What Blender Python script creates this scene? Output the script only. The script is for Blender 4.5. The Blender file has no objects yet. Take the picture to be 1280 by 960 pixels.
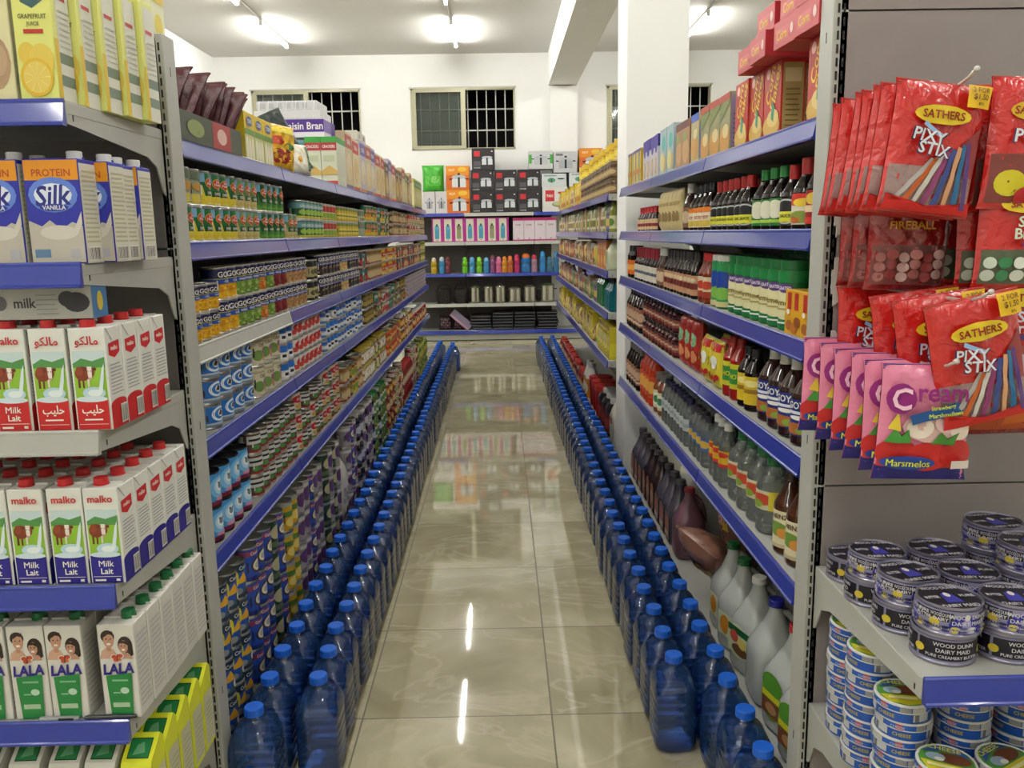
import bpy, bmesh, math, random
from mathutils import Vector, Matrix
RND = random.Random(11)
SC = bpy.context.scene
COL = SC.collection
PI = math.pi
EXPOSURE = 0.0

# ------------------------------------------------------------------ materials
def lin(h):
    h = h.lstrip('#')
    out = []
    for i in (0, 2, 4):
        c = int(h[i:i+2], 16) / 255
        out.append(c / 12.92 if c <= .04045 else ((c + .055) / 1.055) ** 2.4)
    return out

MATS = {}
def M(hexc, rough=.4, metal=0., trans=0., ior=1.45, noise=.06, coat=0., nscale=14., crumple=0.):
    """Procedural paint, print, plastic, metal or glass of one colour with a faint mottled variation."""
    key = (hexc, rough, metal, trans, coat, crumple)
    if key in MATS:
        return MATS[key]
    m = bpy.data.materials.new('finish_' + hexc.strip('#'))
    m.use_nodes = True
    nt = m.node_tree
    b = nt.nodes['Principled BSDF']
    c = lin(hexc)
    b.inputs['Roughness'].default_value = rough
    b.inputs['Metallic'].default_value = metal
    b.inputs['IOR'].default_value = ior
    if trans:
        b.inputs['Transmission Weight'].default_value = trans
    if coat:
        b.inputs['Coat Weight'].default_value = coat
        b.inputs['Coat Roughness'].default_value = .08
    tc = nt.nodes.new('ShaderNodeTexCoord')
    if crumple:
        cn = nt.nodes.new('ShaderNodeTexNoise')
        cn.inputs['Scale'].default_value = 34; cn.inputs['Detail'].default_value = 3; cn.inputs['Distortion'].default_value = .8
        bp = nt.nodes.new('ShaderNodeBump'); bp.inputs['Strength'].default_value = crumple; bp.inputs['Distance'].default_value = .012
        nt.links.new(tc.outputs['Object'], cn.inputs['Vector']); nt.links.new(cn.outputs['Fac'], bp.inputs['Height'])
        nt.links.new(bp.outputs[0], b.inputs['Normal'])
        if coat:
            nt.links.new(bp.outputs[0], b.inputs['Coat Normal'])
    nz = nt.nodes.new('ShaderNodeTexNoise')
    nz.inputs['Scale'].default_value = nscale
    nz.inputs['Detail'].default_value = 2
    mx = nt.nodes.new('ShaderNodeMix')
    mx.data_type = 'RGBA'
    mx.inputs[6].default_value = [x * (1 - noise) for x in c] + [1]
    mx.inputs[7].default_value = [min(1, x * (1 + noise)) for x in c] + [1]
    nt.links.new(tc.outputs['Object'], nz.inputs['Vector'])
    nt.links.new(nz.outputs['Fac'], mx.inputs[0])
    nt.links.new(mx.outputs[2], b.inputs['Base Color'])
    m.diffuse_color = c + [1]
    MATS[key] = m
    return m

def emit(hexc, s):
    m = bpy.data.materials.new('lit_tube')
    m.use_nodes = True
    b = m.node_tree.nodes['Principled BSDF']
    b.inputs['Base Color'].default_value = lin(hexc) + [1]
    b.inputs['Emission Color'].default_value = lin(hexc) + [1]
    b.inputs['Emission Strength'].default_value = s
    return m

def mm(x):
    return M(x) if isinstance(x, str) else x

TIN = M('#b9bab4', .28, .85)
DARKTIN = M('#77787a', .3, .8)
GREY = M('#a9aaa3', .42)
GREYD = M('#8b8b86', .5)
PANEL = M('#6d6a68', .55)
PANELR = M('#8e8684', .6)
BLUE = M('#1c2f90', .34, coat=.7)
BLACK = M('#101012', .45)
def clear_plastic(name, tint, body, milk, rough=.06, gloss=1.5):
    """see-through plastic: tinted transparency, some cloudy body colour and a Fresnel gloss"""
    m = bpy.data.materials.new(name); m.use_nodes = True
    nt = m.node_tree; nt.nodes.remove(nt.nodes['Principled BSDF'])
    out = nt.nodes['Material Output']
    def N(t): return nt.nodes.new('ShaderNode' + t)
    tr = N('BsdfTransparent'); tr.inputs[0].default_value = lin(tint) + [1]
    df = N('BsdfDiffuse')
    tc = N('TexCoord'); nz = N('TexNoise'); nz.inputs['Scale'].default_value = 9
    rp = N('MapRange'); rp.inputs['To Min'].default_value = milk*.8; rp.inputs['To Max'].default_value = milk*1.2
    nt.links.new(tc.outputs['Object'], nz.inputs['Vector']); nt.links.new(nz.outputs['Fac'], rp.inputs['Value'])
    df.inputs[0].default_value = lin(body) + [1]
    gl = N('BsdfGlossy'); gl.inputs['Roughness'].default_value = rough
    m1 = N('MixShader'); m2 = N('MixShader'); fr = N('Fresnel'); fr.inputs['IOR'].default_value = gloss
    nt.links.new(rp.outputs[0], m1.inputs[0]); nt.links.new(tr.outputs[0], m1.inputs[1]); nt.links.new(df.outputs[0], m1.inputs[2])
    nt.links.new(fr.outputs[0], m2.inputs[0]); nt.links.new(m1.outputs[0], m2.inputs[1]); nt.links.new(gl.outputs[0], m2.inputs[2])
    nt.links.new(m2.outputs[0], out.inputs[0])
    MATS[name] = m
    return m
CLEAR = clear_plastic('clear_plastic', '#f0f4f2', '#c9d2d0', .16)
CLEARG = clear_plastic('cloudy_plastic', '#eef1ee', '#dde2dd', .62, .15)
BLUEP = clear_plastic('blue_plastic', '#7fabee', '#3f70b8', .17, .1, 1.75)
CARD = M('#a58e72', .75)

# ------------------------------------------------------------------ text outlines
TXT = {}
def text_geo(s, bold=None, shear=0.):
    heavy = 'M' in s or 'W' in s
    if bold is None:
        bold = 0. if heavy else .04 if s == 'LALA' else .02
    key = (s, bold, shear)
    if key not in TXT:
        c = bpy.data.curves.new('lettering_curve', 'FONT')
        c.body = s
        c.resolution_u = 2
        c.offset = bold
        c.shear = shear
        o = bpy.data.objects.new('lettering_curve', c)
        COL.objects.link(o)
        dg = bpy.context.evaluated_depsgraph_get()
        me = bpy.data.meshes.new_from_object(o.evaluated_get(dg))
        vs = [(v.co.x, v.co.y) for v in me.vertices]
        fs = [tuple(p.vertices) for p in me.polygons]
        bpy.data.objects.remove(o)
        bpy.data.meshes.remove(me)
        bpy.data.curves.remove(c)
        if not vs:
            vs, fs = [(0, 0), (1, 0), (1, 1)], [(0, 1, 2)]
        if heavy:      # thicken by overlaying shifted outlines: an offset would break the acute corners
            n0 = len(vs)
            vs = [(x + dx, y) for dx in (-.016, 0, .016) for x, y in vs]
            fs = [tuple(i + k*n0 for i in f) for k in range(3) for f in fs]
        x0 = min(v[0] for v in vs); x1 = max(v[0] for v in vs)
        y0 = min(v[1] for v in vs); y1 = max(v[1] for v in vs)
        vs = [(v[0] - (x0 + x1) / 2, v[1] - (y0 + y1) / 2) for v in vs]
        TXT[key] = (vs, fs, x1 - x0, y1 - y0)
    return TXT[key]

# ------------------------------------------------------------------ mesh builder
class MB:
    def __init__(self):
        self.v = []; self.f = []; self.m = []; self.s = []; self.mats = []

    def mi(self, mat):
        mat = mm(mat)
        if mat not in self.mats:
            self.mats.append(mat)
        return self.mats.index(mat)

    def add(self, vs, fs, mat, smooth=False):
        o = len(self.v); k = self.mi(mat)
        self.v += [tuple(p) for p in vs]
        for f in fs:
            self.f.append(tuple(i + o for i in f)); self.m.append(k); self.s.append(smooth)

    def box(self, x0, y0, z0, x1, y1, z1, mat, c=0.):
        """box, with chamfered vertical and horizontal edges when c > 0; mat may be a dict by side"""
        md = mat if isinstance(mat, dict) else {}
        base = md.get('*', mat) if md else mat
        if c <= 0:
            vs = [(x0,y0,z0),(x1,y0,z0),(x1,y1,z0),(x0,y1,z0),(x0,y0,z1),(x1,y0,z1),(x1,y1,z1),(x0,y1,z1)]
            for nm, f in (('b',(0,3,2,1)),('t',(4,5,6,7)),('f',(0,1,5,4)),('r',(1,2,6,5)),('k',(2,3,7,6)),('l',(3,0,4,7))):
                self.add([vs[i] for i in f], [(0,1,2,3)], md.get(nm, base))
            return
        bm = bmesh.new()
        bmesh.ops.create_cube(bm, size=1)
        for v in bm.verts:
            v.co = ((x0+x1)/2 + v.co.x*(x1-x0), (y0+y1)/2 + v.co.y*(y1-y0), (z0+z1)/2 + v.co.z*(z1-z0))
        bmesh.ops.bevel(bm, geom=list(bm.edges), offset=c, segments=2 if c > .004 else 1, affect='EDGES', profile=.6)
        bm.verts.index_update()
        self.add([v.co[:] for v in bm.verts], [tuple(v.index for v in f.verts) for f in bm.faces], base, c > .004)
        bm.free()

    def lathe(self, prof, mat, n=18, cx=0., cy=0., smooth=True, caps=True, sx=1., sy=1.):
        """prof: list of (r, z) or (r, z, material of the ring up to the next point)"""
        cur = mat
        rings = []
        for p in prof:
            r, z = p[0], p[1]
            rings.append([(cx + r*sx*math.cos(2*PI*i/n), cy + r*sy*math.sin(2*PI*i/n), z) for i in range(n)])
        for k in range(len(prof) - 1):
            if len(prof[k]) > 2:
                cur = prof[k][2]
            self.add(rings[k] + rings[k+1], [(i, (i+1) % n, n + (i+1) % n, n + i) for i in range(n)], cur, smooth)
        if caps:
            self.add(rings[0], [tuple(range(n))[::-1]], prof[0][2] if len(prof[0]) > 2 else mat)
            self.add(rings[-1], [tuple(range(n))], cur)

    def loft(self, secs, mat, n=24, smooth=True, cap=True):
        """secs: (z, half x, half y, roundness exponent[, cx, cy]) super-ellipse sections"""
        rings = []
        for s in secs:
            z, hx, hy, e = s[:4]
            cx, cy = (s[4], s[5]) if len(s) > 5 else (0, 0)
            ring = []
            for i in range(n):
                a = 2*PI*(i + .5)/n
                ca, sa = math.cos(a), math.sin(a)
                ring.append((cx + hx*math.copysign(abs(ca)**(2/e), ca), cy + hy*math.copysign(abs(sa)**(2/e), sa), z))
            rings.append(ring)
        vs = [p for r in rings for p in r]
        fs = []
        for k in range(len(rings)-1):
            fs += [(k*n+i, k*n+(i+1) % n, (k+1)*n+(i+1) % n, (k+1)*n+i) for i in range(n)]
        if cap:
            fs.append(tuple(range(n))[::-1]); fs.append(tuple(range((len(rings)-1)*n, len(rings)*n)))
        self.add(vs, fs, mat, smooth)

    def tube(self, pts, r, mat, n=6):
        pts = [Vector(p) for p in pts]
        vs, fs = [], []
        for k, p in enumerate(pts):
            t = (pts[min(k+1, len(pts)-1)] - pts[max(k-1, 0)]).normalized()
            up = Vector((0,0,1)) if abs(t.z) < .9 else Vector((1,0,0))
            a = t.cross(up).normalized(); b = a.cross(t)
            rr = r[k] if isinstance(r, (list, tuple)) else r
            vs += [(p + a*rr*math.cos(2*PI*i/n) + b*rr*math.sin(2*PI*i/n))[:] for i in range(n)]
        for k in range(len(pts)-1):
            fs += [(k*n+i, k*n+(i+1) % n, (k+1)*n+(i+1) % n, (k+1)*n+i) for i in range(n)]
        fs += [tuple(range(n))[::-1], tuple(range((len(pts)-1)*n, len(pts)*n))]
        self.add(vs, fs, mat, True)

    def prism(self, poly, lo, hi, axis, mat):
        """extrude a 2-D polygon along axis 'x', 'y' or 'z' from lo to hi"""
        def P(a, b, t):
            return (t, a, b) if axis == 'x' else (a, t, b) if axis == 'y' else (a, b, t)
        n = len(poly)
        vs = [P(a, b, lo) for a, b in poly] + [P(a, b, hi) for a, b in poly]
        fs = [tuple(range(n))[::-1], tuple(range(n, 2*n))] + [(i, (i+1) % n, n+(i+1) % n, n+i) for i in range(n)]
        self.add(vs, fs, mat)

    # ---- printed graphics on a mapped surface mp(u, v, d)
    def art(self, mp, W, H, items, nu=1, nv=1, d0=.0004, dd=.00035, dtxt=0.):
        # keep the whole stack of inks thin, however many there are
        if nu == 1:
            dd = min(dd, .0022/max(1, len(items)))
        elif nv == 1:
            dd = min(dd, .0036/max(1, len(items))); dtxt = max(dtxt, .0005)
        for k, it in enumerate(items):
            d = d0 + k*dd
            t = it[0]
            if t == 'r':
                _, a, b, c, e, col = it
                q = max(1, math.ceil(nu*abs(c-a))); w = max(1, math.ceil(nv*abs(e-b)))
                vs = [mp(W*(a+(c-a)*i/q), H*(b+(e-b)*j/w), d) for j in range(w+1) for i in range(q+1)]
                fs = [(j*(q+1)+i, j*(q+1)+i+1, (j+1)*(q+1)+i+1, (j+1)*(q+1)+i) for j in range(w) for i in range(q)]
                self.add(vs, fs, col, nu > 1)
            elif t == 'e' or t == 'p':
                if t == 'e':
                    _, cx, cy, rx, ry, col = it
                    n = 16 if nu == 1 or rx < .4 else 32
                    rim = [(cx+rx*math.cos(2*PI*i/n), cy+ry*math.sin(2*PI*i/n)) for i in range(n)]
                    rg = 1 if nu == 1 else max(1, math.ceil(max(rx*6, ry*nv*.7 if nv > 1 else 0)))
                else:
                    _, pts, col = it
                    cx = sum(p[0] for p in pts)/len(pts); cy = sum(p[1] for p in pts)/len(pts)
                    rim, rg = list(pts), 1
                    if nu > 1:
                        rim = []
                        for i, p in enumerate(pts):
                            q = pts[(i+1) % len(pts)]
                            k2 = max(1, math.ceil(max(abs(q[0]-p[0])*7, abs(q[1]-p[1])*(nv if nv > 1 else 1))))
                            rim += [(p[0]+(q[0]-p[0])*j/k2, p[1]+(q[1]-p[1])*j/k2) for j in range(k2)]
                        rg = max(1, math.ceil(max(max(abs(p[0]-cx) for p in pts)*6, max(abs(p[1]-cy) for p in pts)*nv*.7 if nv > 1 else 0)))
                n = len(rim)
                vs = [mp(W*cx, H*cy, d)]
                for g in range(1, rg+1):
                    vs += [mp(W*(cx+(x-cx)*g/rg), H*(cy+(y-cy)*g/rg), d) for x, y in rim]
                fs = [(0, 1+i, 1+(i+1) % n) for i in range(n)]
                for g in range(1, rg):
                    o = 1+(g-1)*n
                    fs += [(o+i, o+n+i, o+n+(i+1) % n, o+(i+1) % n) for i in range(n)]
                self.add(vs, fs, col, nu > 1)
            elif t == 't':
                s, cx, cy, h, col = it[1:6]
                maxw = it[6] if len(it) > 6 else 9
                rot = it[7] if len(it) > 7 else 0
                shear = it[8] if len(it) > 8 else 0
                vs, fs, tw, th = text_geo(s, shear=shear)
                sy = H*h/max(th, .55)
                sx = min(sy, W*maxw/tw)
                cr, sr = math.cos(rot), math.sin(rot)
                pv = []
                nc = len(vs)//3 if len(it[1]) and ('M' in s or 'W' in s) else len(vs)
                for q, (x, y) in enumerate(vs):
                    x, y = x*sx, y*sy
                    pv.append(mp(W*cx + x*cr - y*sr, H*cy + x*sr + y*cr, d + dtxt + .00016*(q//nc)))
                self.add(pv, fs, col)

    def mesh(self, name, fix=False):
        me = bpy.data.meshes.new(name)
        me.from_pydata(self.v, [], self.f)
        for m in self.mats:
            me.materials.append(m)
        me.polygons.foreach_set('material_index', self.m)
        me.polygons.foreach_set('use_smooth', self.s)
        if fix:
            bm = bmesh.new(); bm.from_mesh(me)
            bmesh.ops.remove_doubles(bm, verts=bm.verts, dist=1e-5)
            bmesh.ops.recalc_face_normals(bm, faces=bm.faces)
            bm.to_mesh(me); bm.free()
        me.update()
        return me

    def join(self, other):
        for f, k, s in zip(other.f, other.m, other.s):
            pass
        o = len(self.v)
        self.v += other.v
        remap = [self.mi(m) for m in other.mats]
        for f, k, s in zip(other.f, other.m, other.s):
            self.f.append(tuple(i+o for i in f)); self.m.append(remap[k]); self.s.append(s)

def plane(o, U, V):
    o, U, V = Vector(o), Vector(U), Vector(V)
    N = U.cross(V)
    return lambda u, v, d: (o + U*u + V*v + N*d)[:]
def cyl(r, z0=0., a0=0.):
    return lambda u, v, d: ((r+d)*math.sin(a0 + u/r), -(r+d)*math.cos(a0 + u/r), z0 + v)

# ------------------------------------------------------------------ objects, things, labels
def ob(name, me, parent=None, loc=(0,0,0), rz=0.):
    o = bpy.data.objects.new(name, me)
    COL.objects.link(o)
    o.location = loc
    o.rotation_euler = (0, 0, rz)
    if parent is not None:
        o.parent = parent
    return o
def tag(o, label, cat, group=None):
    o['label'] = label; o['category'] = cat
    if group:
        o['group'] = group
    return o
def struct(name, mb, loc=(0,0,0)):
    o = ob(name, mb.mesh(name), None, loc)
    o['kind'] = 'structure'
    return o

ONES = 'zeroth first second third fourth fifth sixth seventh eighth ninth tenth eleventh twelfth thirteenth fourteenth fifteenth sixteenth seventeenth eighteenth nineteenth'.split()
TENS = {20:'twenty',30:'thirty',40:'forty',50:'fifty',60:'sixty',70:'seventy',80:'eighty',90:'ninety'}
TENTH = {20:'twentieth',30:'thirtieth',40:'fortieth',50:'fiftieth',60:'sixtieth',70:'seventieth',80:'eightieth',90:'ninetieth'}
def nth(n):
    if n < 20:
        return ONES[n]
    return TENTH[n] if n % 10 == 0 else TENS[n//10*10] + '-' + ONES[n % 10]

class Proto:
    """one kind of product: body builder, child parts (name, builder, label or None), size and wording"""
    def __init__(s, name, desc, cat, w, d, h, body, parts=(), fix=False, pfix=()):
        s.name, s.desc, s.cat, s.w, s.d, s.h = name, desc, cat, w, d, h
        s.body, s.parts, s.fix, s.pfix = body, list(parts), fix, pfix
        s._near = s._far = None
    def near(s):
        if s._near is None:
            s._near = (s.body.mesh(s.name, s.fix), [(p[0], p[1].mesh(p[0], p[0] in s.pfix), p[2] if len(p) > 2 else None) for p in s.parts])
        return s._near
    def far(s):
        if s._far is None:
            b = MB(); b.join(s.body)
            for p in s.parts:
                b.join(p[1])
            s._far = b.mesh(s.name)
        return s._far

def put(p, x, y, z, rz, label, group, near=True, tilt=None, rich=False):
    if near and p.parts:
        me, kids = p.near()
        o = ob(p.name, me, None, (x, y, z), rz)
        for nm, km, lb in kids:
            k = ob(nm, km, o)
            if lb:
                k['label'] = lb
    else:
        o = ob(p.name, p.far() if p.parts else p.near()[0], None, (x, y, z), rz)
    if tilt:
        o.rotation_euler = (tilt[0], tilt[1], rz)
    tag(o, label, p.cat, group)
    return o

COUNT = {}
def label_for(p, shelf, tier='', ends='near end'):
    key = (p.desc, shelf, tier)
    COUNT[key] = COUNT.get(key, 0) + 1
    n = COUNT[key]
    t = ', ' + tier if tier else ''
    return f"{p.desc}, {nth(n)} from {ends}{t}, {shelf}"

NEAR_Y = 3.1
FRONTX = {'L': -.768, 'R': .683}
TIERN = {1: [''], 2: ['lower tier', 'upper tier'], 3: ['lowest tier', 'middle tier', 'top tier'],
         4: ['lowest tier', 'second tier', 'third tier', 'top tier'], 5: ['lowest tier', 'second tier', 'third tier', 'fourth tier', 'top tier']}
def run(side, shelf, z, y0, y1, protos, tiers=1, gap=.002, xoff=0., jit=.004, rows=1, spin=.12, group=None, mix=False, drop=0.):
    """products set side by side along one aisle shelf from y0 to y1, facing the aisle"""
    if not isinstance(protos, (list, tuple)):
        protos = [protos]
    y = max(y0, 2.067 if side == 'L' else 1.815); k = 0
    while True:
        p = RND.choice(protos) if mix else protos[k % len(protos)]
        if y + p.w > y1 + .004:
            break
        k += 1
        n = tiers if isinstance(tiers, int) else max(1, int(tiers/p.h)) if isinstance(tiers, float) else tiers[k % len(tiers)]
        if drop and n > 1 and RND.random() < drop:
            n -= 1
        for rw in range(rows):
            for t in range(n):
                sg = -1 if side == 'L' else 1
                x = FRONTX[side] + sg*(xoff + p.d/2 + rw*(p.d+.004) + RND.uniform(0, jit))
                tier = TIERN[n][t] if n < 6 else nth(t+1) + ' tier'
                if rw:
                    tier = (nth(rw+1) + ' row back ' + tier.replace(' tier', '')).strip()
                put(p, x, y + p.w/2, z + t*p.h + .0006, -sg*PI/2 + (RND.uniform(-.03, .03) if p.cat in ('box', 'carton', 'bag') else (.62 if side == 'R' else -.12) + RND.uniform(-spin, spin)),
                    label_for(p, shelf, tier), group or f"{p.desc}s, {shelf}", near=y < NEAR_Y and rw == 0)
        y += p.w + gap
# ------------------------------------------------------------------ camera
def make_camera():
    F, CX = 1050., 640.
    roll = math.radians(.95)
    pitch = math.radians(10.2153); yaw = math.radians(.6103)     # yaw: turned to the right of +Y
    fwd = Vector((math.sin(yaw)*math.cos(pitch), math.cos(yaw)*math.cos(pitch), -math.sin(pitch)))
    R0 = Vector((math.cos(yaw), -math.sin(yaw), 0))
    U0 = R0.cross(fwd)
    c, s = math.cos(roll), math.sin(roll)
    right = R0*c - U0*s
    up = R0*s + U0*c
    cam = bpy.data.cameras.new('camera')
    cam.sensor_width = 36; cam.lens = 36*F/1280; cam.clip_start = .02; cam.clip_end = 60
    o = bpy.data.objects.new('camera', cam)
    COL.objects.link(o)
    m = Matrix((right, up, -fwd)).transposed().to_4x4()
    m.translation = (0, 0, 1.51)
    o.matrix_world = m
    SC.camera = o
make_camera()

# ------------------------------------------------------------------ room
XW0, XW1, YW0, YW1, CEIL = -3.98, 5.6, -3.6, 12.42, 3.99

def plaster(hexc):
    m = M(hexc, .75, noise=.03, nscale=3.)
    return m
WHITE = plaster('#f1f1ee')
CEILM = plaster('#dedcd8')

def floor_material():
    m = bpy.data.materials.new('polished_marble_tile')
    m.use_nodes = True
    nt = m.node_tree; L = nt.links
    b = nt.nodes['Principled BSDF']
    def N(t): return nt.nodes.new('ShaderNode' + t)
    tc = N('TexCoord')
    mp = N('Mapping'); L.new(tc.outputs['Object'], mp.inputs['Vector'])
    mp.inputs['Location'].default_value = (.465, .56, 0)
    br = N('TexBrick')
    br.offset = 0; br.squash = 1
    br.inputs['Scale'].default_value = 1
    br.inputs['Brick Width'].default_value = .6
    br.inputs['Row Height'].default_value = .6
    br.inputs['Mortar Size'].default_value = .0028
    br.inputs['Mortar Smooth'].default_value = .1
    br.inputs['Color1'].default_value = (0, 0, 0, 1); br.inputs['Color2'].default_value = (1, 1, 1, 1)
    L.new(mp.outputs[0], br.inputs['Vector'])
    # every tile shifts its own vein pattern
    add = N('VectorMath'); add.operation = 'MULTIPLY_ADD'
    L.new(br.outputs['Color'], add.inputs[0]); add.inputs[1].default_value = (3.1, 1.7, 5.3)
    L.new(tc.outputs['Object'], add.inputs[2])
    n1 = N('TexNoise'); n1.inputs['Scale'].default_value = 2.2; n1.inputs['Detail'].default_value = 6; n1.inputs['Distortion'].default_value = .9
    L.new(add.outputs[0], n1.inputs['Vector'])
    r1 = N('ValToRGB')
    e = r1.color_ramp.elements
    e[0].position = .3; e[0].color = lin('#a39c7e') + [1]
    e[1].position = .72; e[1].color = lin('#d0caac') + [1]
    x = r1.color_ramp.elements.new(.52); x.color = lin('#bab394') + [1]
    L.new(n1.outputs['Fac'], r1.inputs['Fac'])
    # pale veins: thin bands of a distorted wave
    st = N('Mapping'); L.new(add.outputs[0], st.inputs['Vector'])
    st.inputs['Scale'].default_value = (.8, 1.5, 1); st.inputs['Rotation'].default_value = (0, 0, .5)
    n2 = N('TexNoise'); n2.inputs['Scale'].default_value = 2.0; n2.inputs['Detail'].default_value = 4; n2.inputs['Distortion'].default_value = 1.6
    L.new(st.outputs[0], n2.inputs['Vector'])
    r2 = N('ValToRGB')
    e = r2.color_ramp.elements
    e[0].position = .465; e[0].color = (0, 0, 0, 1); e[1].position = .535; e[1].color = (0, 0, 0, 1)
    x = r2.color_ramp.elements.new(.5); x.color = (1, 1, 1, 1)
    L.new(n2.outputs['Fac'], r2.inputs['Fac'])
    mv = N('Mix'); mv.data_type = 'RGBA'
    mul = N('Math'); mul.operation = 'MULTIPLY'; mul.inputs[1].default_value = .42
    L.new(r2.outputs['Color'], mul.inputs[0]); L.new(mul.outputs[0], mv.inputs[0])
    L.new(r1.outputs['Color'], mv.inputs[6]); mv.inputs[7].default_value = lin('#d9d0b6') + [1]
    mg = N('Mix'); mg.data_type = 'RGBA'
    L.new(br.outputs['Fac'], mg.inputs[0]); L.new(mv.outputs[2], mg.inputs[6]); mg.inputs[7].default_value = lin('#5f573f') + [1]
    L.new(mg.outputs[2], b.inputs['Base Color'])
    rg = N('MapRange'); rg.inputs['To Min'].default_value = .032; rg.inputs['To Max'].default_value = .5
    L.new(br.outputs['Fac'], rg.inputs['Value']); L.new(rg.outputs[0], b.inputs['Roughness'])
    b.inputs['IOR'].default_value = 1.75
    bp = N('Bump'); bp.inputs['Strength'].default_value = .008; bp.inputs['Distance'].default_value = .01
    n3 = N('TexNoise'); n3.inputs['Scale'].default_value = 9; L.new(tc.outputs['Object'], n3.inputs['Vector'])
    L.new(n3.outputs['Fac'], bp.inputs['Height']); L.new(bp.outputs[0], b.inputs['Normal'])
    return m

def room():
    b = MB(); b.box(XW0-.2, YW0-.2, -.1, XW1+.2, YW1+.2, 0, floor_material()); struct('floor', b)
    b = MB(); b.box(XW0-.2, YW0-.2, CEIL, XW1+.2, YW1+.2, CEIL+.15, CEILM); struct('ceiling', b)
    b = MB(); b.box(XW0-.15, YW0-.2, 0, XW0, YW1+.2, CEIL, WHITE); struct('wall_left', b)
    b = MB(); b.box(XW1, YW0-.2, 0, XW1+.15, YW1+.2, CEIL, WHITE); struct('wall_right', b)
    b = MB(); b.box(XW0-.15, YW0-.15, 0, XW1+.15, YW0, CEIL, WHITE); struct('wall_front', b)
    # far wall with three window openings
    wins = [(-3.47, -1.95), (-1.235, .235), (1.545, 3.02)]
    z0, z1 = 2.69, 3.53
    b = MB()
    xs = [XW0-.15] + [x for w in wins for x in w] + [XW1+.15]
    for i in range(0, len(xs), 2):
        b.box(xs[i], YW1, z0, xs[i+1], YW1+.16, z1, WHITE)
    b.box(XW0-.15, YW1, 0, XW1+.15, YW1+.16, z0, WHITE)
    b.box(XW0-.15, YW1, z1, XW1+.15, YW1+.16, CEIL, WHITE)
    struct('wall_back', b)
    # added dark sheet stands in for the night outside, behind the openings
    b = MB(); b.box(-4, YW1+.9, 2, 4, YW1+.95, 4, M('#0a0a0b', .9)); struct('night_backdrop', b)
    ALU = M('#aca98f', .38, .35)
    BAR = M('#d9d9d2', .4)
    for k, (x0, x1) in enumerate(wins):
        xm = (x0+x1)/2 + .02
        f = MB(); t = .045
        yf0, yf1 = YW1 - .012, YW1 + .05
        f.box(x0, yf0, z1-t*.6, x1, yf1, z1, ALU); f.box(x0, yf0, z0, x1, yf1, z0+t*.5, ALU)
        f.box(x0, yf0, z0, x0+t*.7, yf1, z1, ALU); f.box(x1-t*.4, yf0, z0, x1, yf1, z1, ALU)
        # sliding sash drawn over the first half
        f.box(x0+.03, yf0-.01, z0+.01, x0+.075, yf0+.03, z1-.02, ALU, .003); f.box(xm-.05, yf0-.012, z0+.01, xm+.02, yf0+.03, z1-.02, ALU, .003)
        f.box(x0+.07, yf0-.01, z1-.055, xm-.05, yf0+.03, z1-.02, ALU); f.box(x0+.07, yf0-.01, z0+.01, xm-.05, yf0+.03, z0+.055, ALU)
        w = struct(f'window_{k+1}', f)
        g = MB()
        g.box(x0+.065, yf0+.006, z0+.05, xm-.04, yf0+.012, z1-.05, clear_plastic('window_pane', '#e6ebe8', '#8b918b', .08, .05))
        gl = ob('pane', g.mesh('pane'), w)
        g = MB(); g.box(x0+.01, YW1+.118, z0+.005, xm+.01, YW1+.126, z1-.005, M('#6c716e', .3))
        k2 = ob('outer_pane', g.mesh('outer_pane'), w); k2['label'] = 'grey outer sliding pane'
        br = MB()
        for n in range(1, 11):
            xx = x0 + (x1-x0)*n/11
            br.tube([(xx, YW1+.075, z0), (xx, YW1+.075, z1)], .008, BAR, 8)
        for zz in (z0+.27, z0+.56):
            br.tube([(x0, YW1+.088, zz), (x1, YW1+.088, zz)], .011, BAR, 8)
        ob('security_bars', br.mesh('security_bars'), w)
        sl = MB(); sl.box(x0-.02, YW1-.02, z1, x1+.02, YW1+.0, z1+.018, M('#c9c7bd', .6))
        ob('drip_edge', sl.mesh('drip_edge'), w)
    # column, pilaster and the ceiling beam above them
    b = MB(); b.box(.715, 4.87, 0, 1.06, 5.23, 3.55, WHITE, .006); struct('column', b)
    b = MB(); b.box(.735, YW1-.09, 0, 1.12, YW1, 3.53, WHITE); struct('pilaster_column', b)
    b = MB(); b.box(.715, YW0, 3.54, 1.11, YW1, CEIL, WHITE); struct('beam', b)
    b = MB(); b.box(XW0, YW1-.012, 0, XW1, YW1, .09, M('#a89a78', .25)); struct('baseboard_back', b)
room()

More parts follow.
